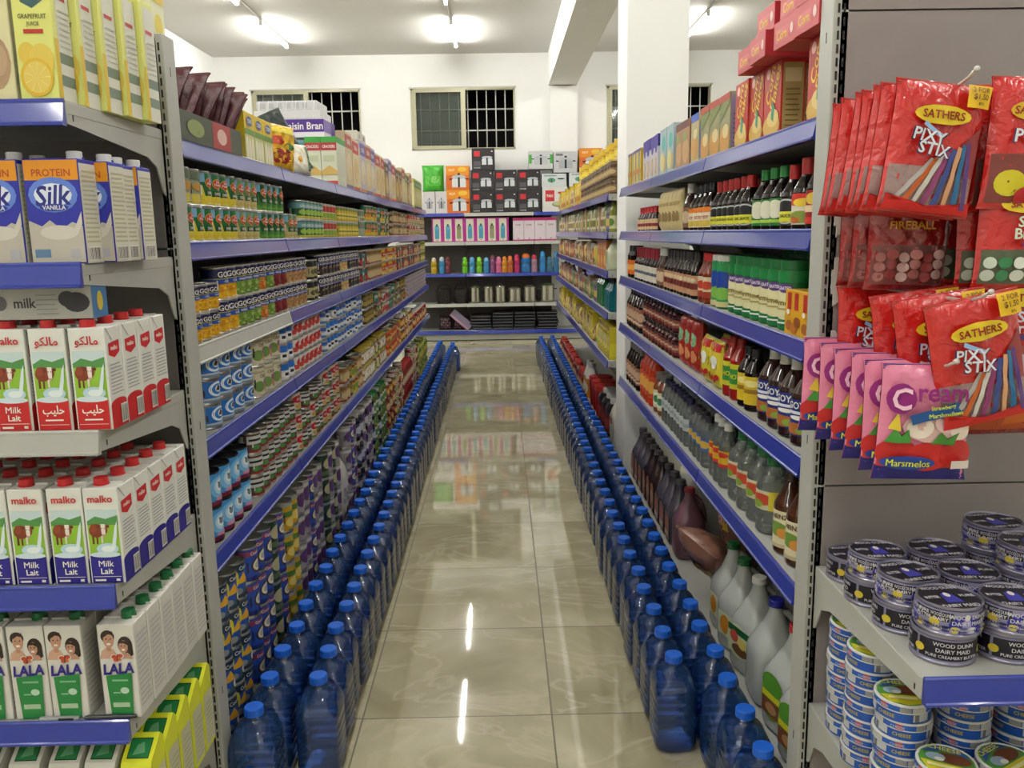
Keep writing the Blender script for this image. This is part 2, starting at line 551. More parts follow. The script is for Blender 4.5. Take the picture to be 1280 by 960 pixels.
# ------------------------------------------------------------------ fluorescent battens
TUBE = emit('#fffdf6', 185)
def lights():
    body = MB()
    L = 1.27
    body.prism([(-.02, 0), (.02, 0), (.015, -.04), (-.015, -.04)], -L/2, L/2, 'y', M('#f2f1ec', .4))
    bm_body = body.mesh('fluorescent_light')
    t = MB(); t.lathe([(.0135, -L/2+.05), (.0135, L/2-.05)], TUBE, 10)
    t.v = [(x, z, y-.07) for x, y, z in t.v]
    tm = t.mesh('lamp_tube')
    e = MB()
    for s in (-1, 1):
        e.box(-.02, s*(L/2-.025)-.02, -.085, .02, s*(L/2-.025)+.02, -.03, M('#e9e8e2', .4), .004)
    em = e.mesh('tube_holders')
    rows = [(-2.72, 'over the canned goods side wall'), (-.535, 'over the water bottle aisle'), (2.42, 'beyond the ceiling beam')]
    ys = [11.02, 8.93, 6.78, 4.65, 2.52, .4, -1.7]
    for X, wd in rows:
        for i, y in enumerate(ys):
            yy = y - (.1 if X < -1 else .25 if X > 1 else 0)
            o = ob('fluorescent_light', bm_body, None, (X, yy, CEIL))
            tag(o, f"white fluorescent batten light, {nth(i+1)} from the end wall, {wd}", 'ceiling light', f'fluorescent lights {wd}')
            ob('lamp_tube', tm, o); ob('tube_holders', em, o)
    for k, (X, wd) in enumerate(rows):
        c = MB()
        for i in range(len(ys)-1):
            dy = (.1 if X < -1 else .25 if X > 1 else 0)
            c.tube([(X+.0, ys[i]-dy-L/2, CEIL-.012), (X, ys[i+1]-dy+L/2, CEIL-.012)], .011, M('#d8d6cf', .5), 8)
        struct(f'trim_{k+1}', c)
lights()

# ------------------------------------------------------------------ gondola shelving
def rail_mesh(L, mat, h=.043):
    b = MB()
    prof = [(0, .004), (-.003, .004), (-.0055, .001), (-.0055, -.004), (-.0125, -h+.007), (-.0155, -h+.005), (-.0155, -h+.001), (-.0125, -h), (0, -h)]
    b.prism(prof, .004, L-.004, 'x', mat)
    return b
def gondola(name, label, loc, rz, nb, L, shelves, H, depth, panel_h, ends=(True, True), base=None, slots=False, panel=PANEL, seams=None):
    """shelves: list of (z, depth, [rail material per bay] or one material); local front is -Y, back panel at y = 0"""
    root = bpy.data.objects.new(name, None); COL.objects.link(root)
    root.location = loc; root.rotation_euler = (0, 0, rz); root.empty_display_size = .2
    tag(root, label, 'shelving unit')
    pb = MB()
    nb_p = max(1, int(panel_h/.4))
    sm = [.1] + (seams or [.1 + (panel_h-.1)*k/nb_p for k in range(1, nb_p)]) + [panel_h]
    for z0, z1 in zip(sm, sm[1:]):
        pb.box(0, -.012, z0, nb*L, .0, z1 - .004, panel)
    pb.box(0, 0, .1, nb*L, .008, panel_h, panel)
    ob('back_panel', pb.mesh('back_panel'), root)
    um = MB()
    um.box(-.015, -.012, 0, .015, .058, H, GREY, .002)
    SL = M('#191919', .7)
    if slots:
        z = .12
        while z < H - .02:
            for sx in (-.0055, .0055):
                um.box(sx-.0019, -.0135, z, sx+.0019, -.011, z+.0165, SL)
            z += .025
        for s in (-1, 1):
            for z in (.35, 1.05, 1.87):
                um.box(s*.0146, .02, z, s*.0156, .0225, z+.02, SL)
    ume = um.mesh('upright')
    for k in range(nb+1):
        ob('upright', ume, root, (k*L, 0, 0))
    rails = {}
    for z, dp, rm in shelves:
        for k in range(nb):
            mat = rm[k % len(rm)] if isinstance(rm, list) else rm
            s = MB()
            s.box(.003, -dp+.004, -.022, L-.003, -.013, 0, GREY, .0015)
            s.box(.003, -dp, -.036, L-.003, -dp+.006, .001, GREY)
            so = ob('shelf', s.mesh('shelf') if (dp, L) not in rails else rails[(dp, L)][0], root, (k*L, 0, z))
            if (dp, L) not in rails:
                br = MB()
                poly = [(-dp+.002, .001), (-.02, .001), (-.013, -.02), (-.013, -.145), (-.024, -.14), (-.052, -.085), (-.10, -.066), (-dp+.03, -.04), (-dp+.002, -.038)]
                br.prism(poly, 0, .0035, 'x', GREY)
                br.prism([(-dp+.022, -.006), (-dp+.0255, -.006), (-dp+.0275, -.016), (-dp+.027, -.032), (-dp+.0235, -.032), (-dp+.023, -.018)], -.0005, .004, 'x', BLACK)
                br.prism([(-dp+.028, -.004), (-dp+.034, -.004), (-.03, -.012), (-.03, -.014)], -.0006, .0041, 'x', GREYD)
                rails[(dp, L)] = (so.data, br.mesh('bracket'), {})
            rd = rails[(dp, L)][2]
            if mat not in rd:
                rd[mat] = rail_mesh(L, mat).mesh('price_rail')
            ro = ob('price_rail', rd[mat], so, (0, -dp, 0))
            ro['label'] = 'blue price rail' if mat is BLUE else 'bare grey shelf edge'
            ob('bracket', rails[(dp, L)][1], so, (.004, 0, 0)); ob('bracket', rails[(dp, L)][1], so, (L-.0075, 0, 0))
    if base:
        bz, bd = base[0], base[1]
        s = MB()
        s.box(.003, -bd, bz-.03, nb*L-.003, -.013, bz, GREY, .002)
        bo = ob('base_deck', s.mesh('base_deck'), root)
        s = MB()
        s.box(.003, -bd+.02, .012, nb*L-.003, -bd+.032, bz-.028, GREYD if len(base) < 3 else GREY)
        s.box(.003, -bd+.035, 0, nb*L-.003, -bd+.05, .03, BLACK)
        ob('kick_plate', s.mesh('kick_plate'), bo)
        if len(base) > 2:
            r = ob('price_rail', rail_mesh(nb*L, BLUE, .05).mesh('price_rail'), bo, (0, -bd, bz)); r['label'] = 'blue price rail'
    return root

ZL = [1.742, 1.498, 1.243, 1.000, .697]
ZR = [1.735, 1.504, 1.261, 1.000, .694]
greyfirst = [GREY, BLUE, BLUE, BLUE, BLUE, BLUE, BLUE]
gondola('aisle_shelving', 'long grey shelving run stocked with cans behind the milk display end', (-1.202, 2.06, 0), PI/2, 7, .957,
        [(ZL[0], .44, BLUE), (ZL[1], .44, BLUE), (ZL[2], .44, greyfirst), (ZL[3], .44, BLUE), (ZL[4], .44, BLUE)], 1.74, .45, 1.74, base=(.13, .43))
gondola('sauce_shelving', 'grey shelving run of sauces and bottles between candy display and white column', (1.115, 4.72, 0), -PI/2, 3, .97,
        [(z, .445, BLUE) for z in ZR], 1.74, .45, 1.74, base=(.12, .41))
gondola('far_shelving', 'grey shelving run of mixed groceries beyond the white column', (1.115, 10.13, 0), -PI/2, 5, .97,
        [(z, .445, BLUE) for z in ZR], 1.74, .45, 1.74, base=(.12, .41))
gondola('milk_display_shelving', 'grey end shelving unit holding milk cartons, slotted upright at its edge', (-1.735, 1.985, 0), 0, 1, .98,
        [(1.75, .44, BLUE), (1.467, .44, BLUE), (1.155, .44, GREY), (.848, .44, BLUE), (.562, .44, BLUE), (.285, .44, BLUE)], 1.957, .45, 1.95, base=(.12, .43), slots=True)
gondola('candy_display_shelving', 'grey end shelving unit with candy bags on hooks above round tins', (.67, 1.735, 0), 0, 1, .98,
        [(.785, .485, BLUE), (.46, .485, BLUE)], 2.25, .5, 2.22, base=(.12, .49), slots=True, panel=PANELR, seams=[.967, 1.925])
gondola('cookware_shelving', 'grey shelving unit along the far white wall with boxed cookware on top', (-1.47, 12.36, 0), 0, 4, .97,
        [(1.785, .45, [BLUE, GREY, BLUE, BLUE]), (1.39, .45, GREY), (.95, .45, BLUE), (.527, .45, GREY)], 1.82, .45, 1.8, base=(.145, .45, 1), panel=M('#55504e', .55))
# ------------------------------------------------------------------ product builders
def can(name, desc, r, h, base, items, lid=None, lab=(.012, .012), rot2=True, cat='can'):
    """tin can: rimmed metal body with recessed lid, wrapped printed label"""
    lid = lid or TIN
    b = MB()
    b.lathe([(r*.93, .0006), (r*.985, .0), (r, .002), (r*.965, .006), (r*.965, h-.006), (r, h-.002), (r*.985, h), (r*.94, h), (r*.92, h-.003), (r*.6, h-.0035), (r*.57, h-.0028), (.002, h-.003)], lid, 20)
    l = MB()
    rl = r*.972
    l.lathe([(rl, lab[0]*.5), (rl, h-lab[1]*.5)], base, 20, caps=False)
    hh = h - (lab[0]+lab[1])*.5
    extra = []
    if rot2:          # small print and a nutrition panel at the label's seam
        q = sum(map(ord, name)) % 3
        ink = ['#2a2a2c', '#e4e2da', '#4a4038'][q]
        extra = [('r', .74, .08, .97, .6, '#dcdad2')] + lines(.77, .94, .12, .56, 7, '#55534e') + lines(-.4+.1*q, .1+.1*q, .03, .09, 1, ink) + [('r', -.62, .3, -.56, .62, ink)]
    for a0 in ((0, PI) if rot2 else (0,)):
        l.art(cyl(rl, lab[0]*.5, a0), rl*PI/2, hh, items + extra, nu=7)
    return Proto(name, desc, cat, 2*r, 2*r, h, b, [('label', l, 'printed paper label')])

def carton(name, desc, w, d, h, base, front, side, cap=None, top=None, cat='carton', back=None, chamfer=.0015):
    """printed box; optional screw cap; side art goes on both flanks, front art on front and back"""
    b = MB()
    b.box(-w/2, -d/2, 0, w/2, d/2, h, base, chamfer)
    if top:
        b.box(-w/2+.001, -d/2+.001, h-.0005, w/2-.001, d/2-.001, h+.0006, top)
    F = plane((0, -d/2, 0), (1,0,0), (0,0,1)); K = plane((0, d/2, 0), (-1,0,0), (0,0,1))
    b.art(F, w, h, front); b.art(K, w, h, back if back is not None else front)
    b.art(plane((w/2, 0, 0), (0,1,0), (0,0,1)), d, h, side); b.art(plane((-w/2, 0, 0), (0,-1,0), (0,0,1)), d, h, side)
    parts = []
    if cap:
        c = MB()
        cr, ch, cxx, cyy = .0135, .015, cap[1], cap[2]
        c.lathe([(cr*1.1, h), (cr*1.1, h+.003), (cr, h+.0035), (cr, h+ch-.001), (cr-.0015, h+ch)], cap[0], 14, cxx, cyy)
        parts.append(('cap', c, cap[3] if len(cap) > 3 else None))
        # folded seam and flaps on top of the brick
        b.box(-w/2+.003, -.0015, h, w/2-.003, .0015, h+.004, base)
    return Proto(name, desc, cat, w, d, h, b, parts)

def cereal(name, desc, w, d, h, base, front, side, cat='box'):
    b = MB()
    b.box(-w/2, -d/2, 0, w/2, d/2, h, base, .001)
    b.art(plane((0, -d/2, 0), (1,0,0), (0,0,1)), w, h, front); b.art(plane((0, d/2, 0), (-1,0,0), (0,0,1)), w, h, front)
    b.art(plane((w/2, 0, 0), (0,1,0), (0,0,1)), d, h, side); b.art(plane((-w/2, 0, 0), (0,-1,0), (0,0,1)), d, h, side)
    b.art(plane((0, 0, h), (1,0,0), (0,1,0)), w, d, [('r', -.49, -.02, .49, .02, '#d8d0c0')])
    return Proto(name, desc, cat, w, d, h, b)

def bottle(name, desc, prof, body, capr, caph, capm, label=None, cat='bottle', caplab=None, n=16, neckband=None, capdome=False):
    """lathed bottle: prof [(r, z)] to the neck, screw cap on top; label = (z0, z1, base, items)"""
    b = MB()
    b.lathe(prof, body, n)
    zt = prof[-1][1]
    c = MB()
    if capdome:
        c.lathe([(capr, zt-.004), (capr, zt+caph*.4), (capr*.85, zt+caph*.75), (capr*.4, zt+caph*.97), (.001, zt+caph)], capm, 14)
    else:
        c.lathe([(capr*1.04, zt-.008), (capr*1.04, zt-.004), (capr, zt-.003), (capr, zt+caph-.0015), (capr*.9, zt+caph)], capm, 14)
    parts = [('cap', c, caplab)]
    rmax = max(p[0] for p in prof)
    if label:
        z0, z1, lb, items = label
        # label hugs the profile's radius there
        rl = max([p[0] for p in prof if z0-.002 <= p[1] <= z1+.002] or [rmax]) + .0006
        l = MB()
        l.lathe([(rl, z0), (rl, z1)], lb, n, caps=False)
        for a0 in (0, PI):
            l.art(cyl(rl, z0, a0), rl*PI/2, z1-z0, items, nu=7)
        parts.append(('label', l))
    if neckband:
        z0, z1, rr, mt = neckband
        k = MB(); k.lathe([(rr, z0), (rr*.97, z1)], mt, 14, caps=False)
        parts.append(('neck_band', k))
    return Proto(name, desc, cat, 2*rmax, 2*rmax, zt+caph, b, parts)

def pouch_fn(w, h, t, wob=.12, seed=0, flat=.0):
    def f(u, v, side):
        a = abs(2*u/w); c = abs(2*v/h - 1)
        k = max(0, 1-min(a,1)**2.6)**.6 * max(0, 1-min(c,1)**4)**.6
        wr = 1 + wob*math.sin(23*u/w + seed*1.7 + 9*v/h) * math.cos(17*v/h + seed)
        pinch = 1 - .06*(1-min(c,1)**6) * min(a,1)**2
        return (u*pinch, side*(.0012 + t/2*k*wr), v)
    return f
def pouch(name, desc, w, h, t, base, items, seed=0, cat='bag', crimp='#d0d0c8', extra=None, back=None, wob=.12, holed=False):
    """pillow bag standing on its lower crimp, front towards -Y"""
    fn = pouch_fn(w, h, t, wob, seed)
    b = MB()
    nu, nv = 20, 24
    for side, mt in ((-1, base), (1, back or base)):
        vs = [fn(w*(i/nu-.5), h*j/nv, side) for j in range(nv+1) for i in range(nu+1)]
        fs = [(j*(nu+1)+i, j*(nu+1)+i+1, (j+1)*(nu+1)+i+1, (j+1)*(nu+1)+i) for j in range(nv) for i in range(nu)]
        if side > 0:
            fs = [f[::-1] for f in fs]
        b.add(vs, fs, mt, True)
    def mp(u, v, d):
        p = fn(u, v, -1)
        return (p[0], p[1]-d, p[2])
    b.art(mp, w, h, items, nu=12, nv=16, d0=.0008, dd=.0007, dtxt=.002)
    for z0, z1 in ((0, .05), (.95, 1.0)):
        for q in range(3):
            zz = h*(z0 + (z1-z0)*(q+.5)/3)
            b.box(-w*.48, -.0032, zz-.0008, w*.48, .0032, zz+.0008, crimp)
    if extra:
        extra(b)
    return Proto(name, desc, cat, w, t, h, b)

def jug(name, desc, w, d, h, body, capm, label=None, caplab=None, fill=None, cat='jug', handle=True, cap=True):
    """one-gallon jug: rounded square body, sloping shoulder, moulded handle, screw cap"""
    b = MB()
    hw, hd = w/2, d/2
    secs = [(0, hw*.88, hd*.88, 3.5), (.008, hw*.97, hd*.97, 4), (.02, hw, hd, 4.5), (h*.42, hw, hd, 4.5), (h*.52, hw*.985, hd*.985, 4.2),
            (h*.58, hw*.91, hd*.91, 3.4), (h*.68, hw*.7, hd*.7, 2.7), (h*.79, hw*.47, hd*.47, 2.2), (h*.87, hw*.33, hd*.33, 2), (h*.9, .021, .021, 2), (h*.95, .0195, .0195, 2), (h*.955, .0195, .0195, 2)]
    b.loft(secs, body, 24)
    if handle:
        b.tube([(0, hd*.96, h*.5), (0, hd*1.0, h*.58), (0, hd*.93, h*.69), (0, hd*.72, h*.80), (0, hd*.42, h*.87), (0, .012, h*.885)], [.016, .013, .0115, .0115, .012, .014], body, 10)
    parts = []
    if cap:
        c = MB()
        z = h*.945
        c.lathe([(.0235, z), (.0235, z+.004), (.0225, z+.005), (.0225, z+.018), (.0205, z+.0205)], capm, 18)
        parts.append(('cap', c, caplab))
    if label:
        l = MB()
        z0, z1, wf, items, base = label
        mp = plane((0, -hd*1.004, 0), (1,0,0), (0,0,1))
        zm, zr = (z0+z1)/2, (z1-z0)/2
        l.art(lambda u, v, dd: (u, -hd*1.005-dd, v), 1, 1, [('e', 0, zm, w*wf/2*1.12, zr*1.25, base), ('r', -w*wf/2, z0, w*wf/2, z1, base)] if wf > .62 else [('r', -w*wf/2, z0, w*wf/2, z1, base)])
        l.art(lambda u, v, dd: (u, -hd*1.005-.0006-dd, v+z0), w*wf, z1-z0, items)
        parts.append(('label', l))
    return Proto(name, desc, cat, w, d, h*.965+.02, b, parts, fix=True)

# common print colours
Wh, Bk = '#e8e6de', '#17171a'
G1, G2, G3 = '#1f6b34', '#12452a', '#6fae3c'
Rd, Rd2, Ye, Ye2, Or = '#b8241f', '#7d1a1c', '#e0c22c', '#c89b26', '#d2691e'
Nv, Bl, Sk = '#1b2363', '#2259b0', '#58a6d8'

def lines(x0, x1, y0, y1, n, col, th=.25):
    s = (y1-y0)/n
    return [('r', x0, y0+i*s, x1 - (i % 3)*.07*(x1-x0), y0+i*s+s*th, col) for i in range(n)]
def bars(x0, x1, y0, y1, n=9, col='#26262a'):
    s = (x1-x0)/n
    return [('r', x0, y0, x1, y1, Wh)] + [('r', x0+i*s+s*.15, y0+(y1-y0)*.08, x0+i*s+s*(.4+.3*((i*7) % 3)/2), y1-(y1-y0)*.08, col) for i in range(n)]

# ---- canned goods, second shelf: green vegetable cans with a red shield
def shield(cx, cy, s):
    return [('e', cx, cy, .36*s, .165, '#c9b04a'), ('p', [(cx-.24*s, cy-.08), (cx+.24*s, cy-.08), (cx, cy-.22)], '#c9b04a'), ('e', cx, cy, .32*s, .14, '#c0231f'), ('p', [(cx-.2*s, cy-.08), (cx+.2*s, cy-.08), (cx, cy-.19)], '#c0231f'),
            ('t', 'Del', cx, cy+.065, .085, Wh, .3*s), ('t', 'Monte', cx, cy-.03, .085, Wh, .5*s)]
def dm(name, desc, lower, blob, r=.0345, h=.092, base='#1d6a38'):
    it = [('r', -1, 0, 1, .22, lower), ('r', -1, .72, -.35, 1, '#7fb2d6'), ('p', [(-1, .2), (-.35, .2), (-.5, .6), (-1, .72)], blob)]
    it += [('e', -.7+.18*i, .2+.05*(i % 2), .12, .07, blob) for i in range(9)]
    it += [('r', -.34, .28, .34, .46, '#124a28'), ('t', 'SWEET' if 'corn' in desc else 'GREEN', 0, .37, .1, Wh, .5)] + shield(.0, .7, 1)
    return can(name, desc, r, h, base, it)
CORN = dm('sweetcorn_can', 'green sweetcorn can with red shield', '#d8c22e', '#e0cc3a')
BEAN = dm('green_bean_can', 'dark green bean can with red shield', '#5e9a32', '#3f7f2c', base='#14532c')
PEAR = dm('fruit_can', 'pale green fruit can with red shield', '#b9a860', '#c7b877', base='#6d8a5c')
POTATO = can('potato_can', 'pale can turned to its barcode', .0345, .092, '#8d9a80',
             [('r', -1, 0, 1, .3, '#cdbf4e')] + bars(.0, .75, .06, .4, 8) + [('e', -.1, .52, .4, .14, '#b98a3e'), ('e', .25, .5, .3, .12, '#a87a34'), ('r', -1, .74, 1, .98, '#5f6f5a')])
SMALLG = can('small_bean_can', 'small green vegetable can', .034, .075, '#175c3a', [('r', -1, .6, 1, .95, '#6fa3a8'), ('e', 0, .38, .5, .18, '#9cc04a'), ('r', -1, .0, 1, .15, '#c9c04a'), ('t', 'GREEN', 0, .75, .16, Wh, .9)])
SMALLR = can('chopped_vegetable_can', 'small can with red and green label', .034, .075, '#c9c7a8', [('r', -1, .55, 1, .95, '#b23a34'), ('e', 0, .3, .6, .2, '#86a63a'), ('r', -1, 0, 1, .1, '#c9b32c')])
YELC = can('yellow_corn_can', 'yellow can with green rim band', .034, .075, '#c7a92c', [('r', -1, .8, 1, 1, '#7d8a34'), ('e', 0, .4, .55, .25, '#dcc85a'), ('r', -.5, .35, .5, .45, '#6a7a30')])
TALLG = can('tall_grey_can', 'tall grey green can', .036, .15, '#77806a', [('r', -1, .0, 1, .3, '#99a48a'), ('r', -.8, .55, .8, .8, '#b8b8a0'), ('t', 'PEAS', 0, .67, .1, G2, 1)])
MIXV = can('mixed_vegetable_can', 'green can with orange vegetables', .036, .09, '#2b7350', [('r', -1, 0, 1, .3, '#d3b32d'), ('e', -.3, .35, .3, .14, '#d38a2d'), ('e', .3, .33, .3, .14, Rd)] + shield(0, .7, 1))
BROWNC = can('mushroom_can', 'brown mushroom can', .036, .085, '#5e4632', [('e', 0, .45, .7, .3, '#b59c76'), ('r', -1, .0, 1, .12, '#8c3326'), ('r', -1, .85, 1, 1, '#a29b78')])
REDW = can('tomato_can', 'white can with red lettering band', .036, .085, '#d6d2c2', [('r', -1, .5, 1, .82, '#a5282c'), ('t', 'TOMATO', 0, .66, .18, Wh, 1.6), ('e', 0, .24, .6, .18, '#8b9a4a')])

# ---- third shelf: navy banded bean cans
def goya(name, desc, pic, dots, r=.0365, h=.0925, word='BEANS', low='#2a50a0'):
    it = [('r', -1, 0, 1, .52, pic)]
    rr = random.Random(len(desc))
    for k in range(26):
        it.append(('e', rr.uniform(-.95, .95), rr.uniform(.05, .46), .11, .045, dots[k % len(dots)]))
    it += [('r', -1, .5, 1, .66, low), ('t', word, 0, .58, .075, Wh, 1.2), ('r', -1, .665, 1, .685, '#c9bd3a'), ('t', 'GOYA', 0, .825, .2, Wh, 1.35)]
    return can(name, desc, r, h, '#161a4c', it)
GPEA = goya('green_pea_can', 'navy banded can of green peas', '#6d8f3a', ['#88a84c', '#55772c', '#9ab85e'], word='GREEN PEAS')
GCORN = goya('corn_can', 'navy banded can of yellow corn', '#dba51f', ['#eec23a', '#c98d18'], word='CORN')
GCAR = goya('carrot_can', 'navy banded can of peas with carrots', '#c46a22', ['#d98434', '#7d9a3c', '#e09a48'], word='PEAS CARROTS')
GKID = goya('kidney_bean_can', 'navy banded can of red beans', '#7a2426', ['#8e3230', '#641c20'], word='RED BEANS')
GPIN = goya('pinto_bean_can', 'navy banded can of pink beans', '#b58a56', ['#c89e6c', '#9a6f40'], word='PINTO BEANS')
GCHK = goya('chickpea_can', 'navy banded can of chick peas', '#c9a860', ['#dcc07e', '#b08c48'], word='CHICK PEAS')
GBLK = goya('black_bean_can', 'navy banded can of black beans', '#2c2426', ['#463a3a', '#1c1718', '#a08a5a'], word='BLACK BEANS', low='#1d2a7a')
GPEA2 = goya('small_pea_can', 'short navy banded can of green peas', '#7f9c46', ['#95b358', '#637f34'], .0345, .0735, 'PEAS')
GCORN2 = goya('small_corn_can', 'short navy banded can of yellow corn', '#dba51f', ['#eec23a', '#c98d18'], .0345, .0735, 'CORN')
OLIVE = can('olive_can', 'dark olive can with cream label', .037, .085, '#20251c', [('r', -.8, .15, .8, .7, '#b5a878'), ('e', 0, .42, .4, .16, '#5a5a34')])
DKRED = can('beet_can', 'dark red can', .036, .09, '#6f1f28', [('r', -1, .6, 1, .9, '#2b5a5e'), ('e', 0, .3, .6, .18, '#9b3a3a')])
TANB = can('soup_can', 'tan soup can', .036, .09, '#a98f5c', [('r', -1, .72, 1, .95, '#7a5a34'), ('e', 0, .38, .65, .24, '#c7b184'), ('r', -1, 0, 1, .12, '#8a2f2a')])
YELB = can('yellow_soup_can', 'yellow soup can', .036, .09, '#d2a923', [('e', 0, .55, .7, .2, '#b5431f'), ('r', -1, .05, 1, .25, '#e0cf7a'), ('t', 'SOUP', 0, .55, .13, Wh, 1)])
PINKB = can('pink_soup_can', 'red and tan stew can', .036, .09, '#a8604e', [('r', -1, .66, 1, .92, '#b2302c'), ('e', 0, .36, .7, .22, '#c9a578'), ('r', -1, 0, 1, .1, '#d8cfae')])
LIMEB = can('lime_can', 'yellow green can', .037, .1, '#a8a63c', [('r', -1, .2, 1, .5, '#d2cf8a'), ('r', -1, .7, 1, .9, '#5f7a30')])

# ---- fourth shelf: milk powder and dairy tins
def cowface(cx, cy, s=1.):
    return [('e', cx, cy, .2*s, .17*s, Wh), ('e', cx-.2*s, cy+.1*s, .12*s, .05*s, Bk), ('e', cx+.2*s, cy+.1*s, .12*s, .05*s, Bk), ('e', cx, cy-.08*s, .1*s, .06*s, '#d8a8a0')]
COWC = can('milk_powder_tin', 'white tin with cow and green field', .039, .075, '#dfe0d8', [('r', -1, 0, 1, .28, '#7ea336'), ('r', -1, .76, 0, 1, Nv), ('t', 'COW', -.5, .88, .13, Wh, .7), ('t', 'Milk', .0, .64, .14, '#b02a4a', .8), ('e', 0, .42, .26, .12, Bk)] + cowface(0, .4, .7))
BLUEC = can('evaporated_milk_can', 'bright blue milk can with white ring', .05, .068, '#7f93a8',
            [('r', -.62, .12, .62, .98, '#1f66b4'), ('e', 0, .6, .42, .36, '#dfe9f2'), ('e', 0, .6, .3, .26, '#2a72bc'), ('e', .05, .62, .2, .17, Wh), ('p', [(-.12, .55), (.02, .8), (.2, .66), (.1, .5)], Bk), ('r', -.62, .12, .62, .2, '#b8c8d4')], lid=DARKTIN)
CREAMC = can('coffee_creamer_tin', 'cream coloured tin with flowers', .048, .1, '#d3cdb2', [('e', -.35, .35, .3, .2, '#6f8f4a'), ('e', .2, .3, .3, .2, '#b98a6a'), ('e', .1, .5, .2, .12, '#8a5a7a'), ('r', -1, .82, 1, .92, '#b8b08c'), ('t', 'CREAM', 0, .72, .12, '#5a4a2a', 1.2)])
PLATEC = can('dessert_milk_can', 'blue topped can with dessert plate', .04, .066, '#d8dcdc', [('r', -1, .6, 1, 1, '#2a6cc0'), ('e', -.1, .32, .5, .2, '#f0f0ea'), ('r', -.35, .25, -.02, .45, '#1a1a30'), ('r', .2, .28, .5, .42, '#1a1a30')])
FLOWC = can('condensed_milk_can', 'white can with red flower', .038, .066, '#d9d4cc', [('e', .1, .6, .45, .3, '#b5322c'), ('e', .2, .62, .22, .14, '#dba8a0'), ('e', -.4, .3, .3, .18, '#c24a42'), ('r', -1, .0, 1, .14, '#dedad2')])
BWC = can('blue_white_can', 'small blue and white can', .0375, .062, '#b5bcc8', [('r', -1, .62, 1, .92, '#3a5ea6'), ('r', -1, .05, 1, .25, '#4a78a8'), ('e', 0, .42, .5, .14, '#dfe3e6')])
GOLDC = can('dark_gold_can', 'dark gold can', .038, .09, '#4b3f22', [('r', -1, .2, 1, .5, '#a8904a'), ('e', 0, .7, .5, .15, '#877432')])
TEALC = can('teal_can', 'green can with pale spots', .037, .08, '#3f7a62', [('e', -.4, .65, .25, .16, '#c9d2c4'), ('e', .35, .35, .28, .18, '#d0d6c8'), ('r', -1, .0, 1, .12, '#a83e48')])
PINKC = can('pink_label_can', 'pink and tan can', .037, .08, '#b0706a', [('r', -1, .55, 1, .85, '#c9bfa6'), ('e', 0, .3, .5, .2, '#a8323a')])
STRC = can('striped_tin', 'flat tin with white and red stripes', .042, .034, '#c9ccd0', [('r', -1, .55, 1, .8, '#3a5a9a'), ('r', -1, .15, 1, .35, '#b23a36')])

# ---- fifth shelf: formula, soups
SKYC = can('infant_formula_tin', 'sky blue bear tin', .042, .098, '#3f8fce',
           [('e', 0, .56, .56, .36, '#7ab8e4'), ('e', 0, .58, .36, .26, '#b9d8ee'), ('e', 0, .6, .26, .17, '#e6eef2'), ('e', 0, .6, .15, .1, '#6f7f8c'), ('e', -.1, .69, .06, .04, '#4a5560'), ('e', .1, .69, .06, .04, '#4a5560'), ('r', -1, .0, 1, .13, '#6d1838'), ('e', .1, .2, .45, .06, '#c78aa0')], lid=M('#2a2b30', .3, .6))
BWRC = can('label_can', 'black white and red labelled can', .036, .07, '#5a3a34', [('r', -.9, .45, .9, .9, '#c9cccb'), ('r', -.8, .62, .1, .74, Bk), ('e', .5, .35, .3, .16, '#b5322c'), ('e', -.4, .28, .28, .14, '#4f8a44'), ('r', -1, 0, 1, .1, '#9a2a24')])
REDO = can('red_oval_can', 'white can with red ovals', .038, .078, '#cfc9b6', [('e', 0, .68, .6, .22, '#b2232c'), ('t', 'SOUP', 0, .68, .14, Wh, .8), ('r', -1, .0, 1, .1, '#5e7a3a'), ('e', .1, .28, .5, .16, '#c29a5c')])
YELG = can('yellow_green_can', 'yellow can with green leaf', .038, .08, '#c9ac34', [('e', 0, .45, .5, .25, '#6d8a34'), ('r', -1, .8, 1, 1, '#8a2f2a')])
JARW = bottle('white_label_jar', 'squat jar with cream label', [(.03, 0), (.034, .004), (.034, .07), (.028, .08)], M('#8a7a58', .15), .029, .014, M('#b8a23c', .35), (.012, .066, '#d8d2bc', [('r', -1, .4, 1, .7, '#a8703a'), ('e', 0, .55, .3, .2, Wh)]), 'jar')
ORGC = can('orange_can', 'orange can with pale label', .038, .085, '#cf6f22', [('r', -1, .25, 1, .5, '#e0b06a'), ('e', 0, .7, .5, .16, '#b5402a')])
BRNJ = bottle('brown_jar', 'brown spread jar', [(.03, 0), (.034, .004), (.034, .075), (.027, .085)], M('#5e3a1e', .15), .028, .014, M('#d9d7cf', .35), (.014, .065, '#b8792c', [('e', 0, .5, .6, .3, '#e0c06a')]), 'jar')
REDJ = bottle('red_sauce_jar', 'red sauce jar', [(.033, 0), (.037, .005), (.037, .1), (.029, .115)], M('#8e1c14', .15), .03, .015, M('#d8d6ce', .35), (.02, .085, '#b8382a', [('e', 0, .5, .6, .3, '#e2cfa0'), ('r', -1, .82, 1, .95, '#3f7a34')]), 'jar')

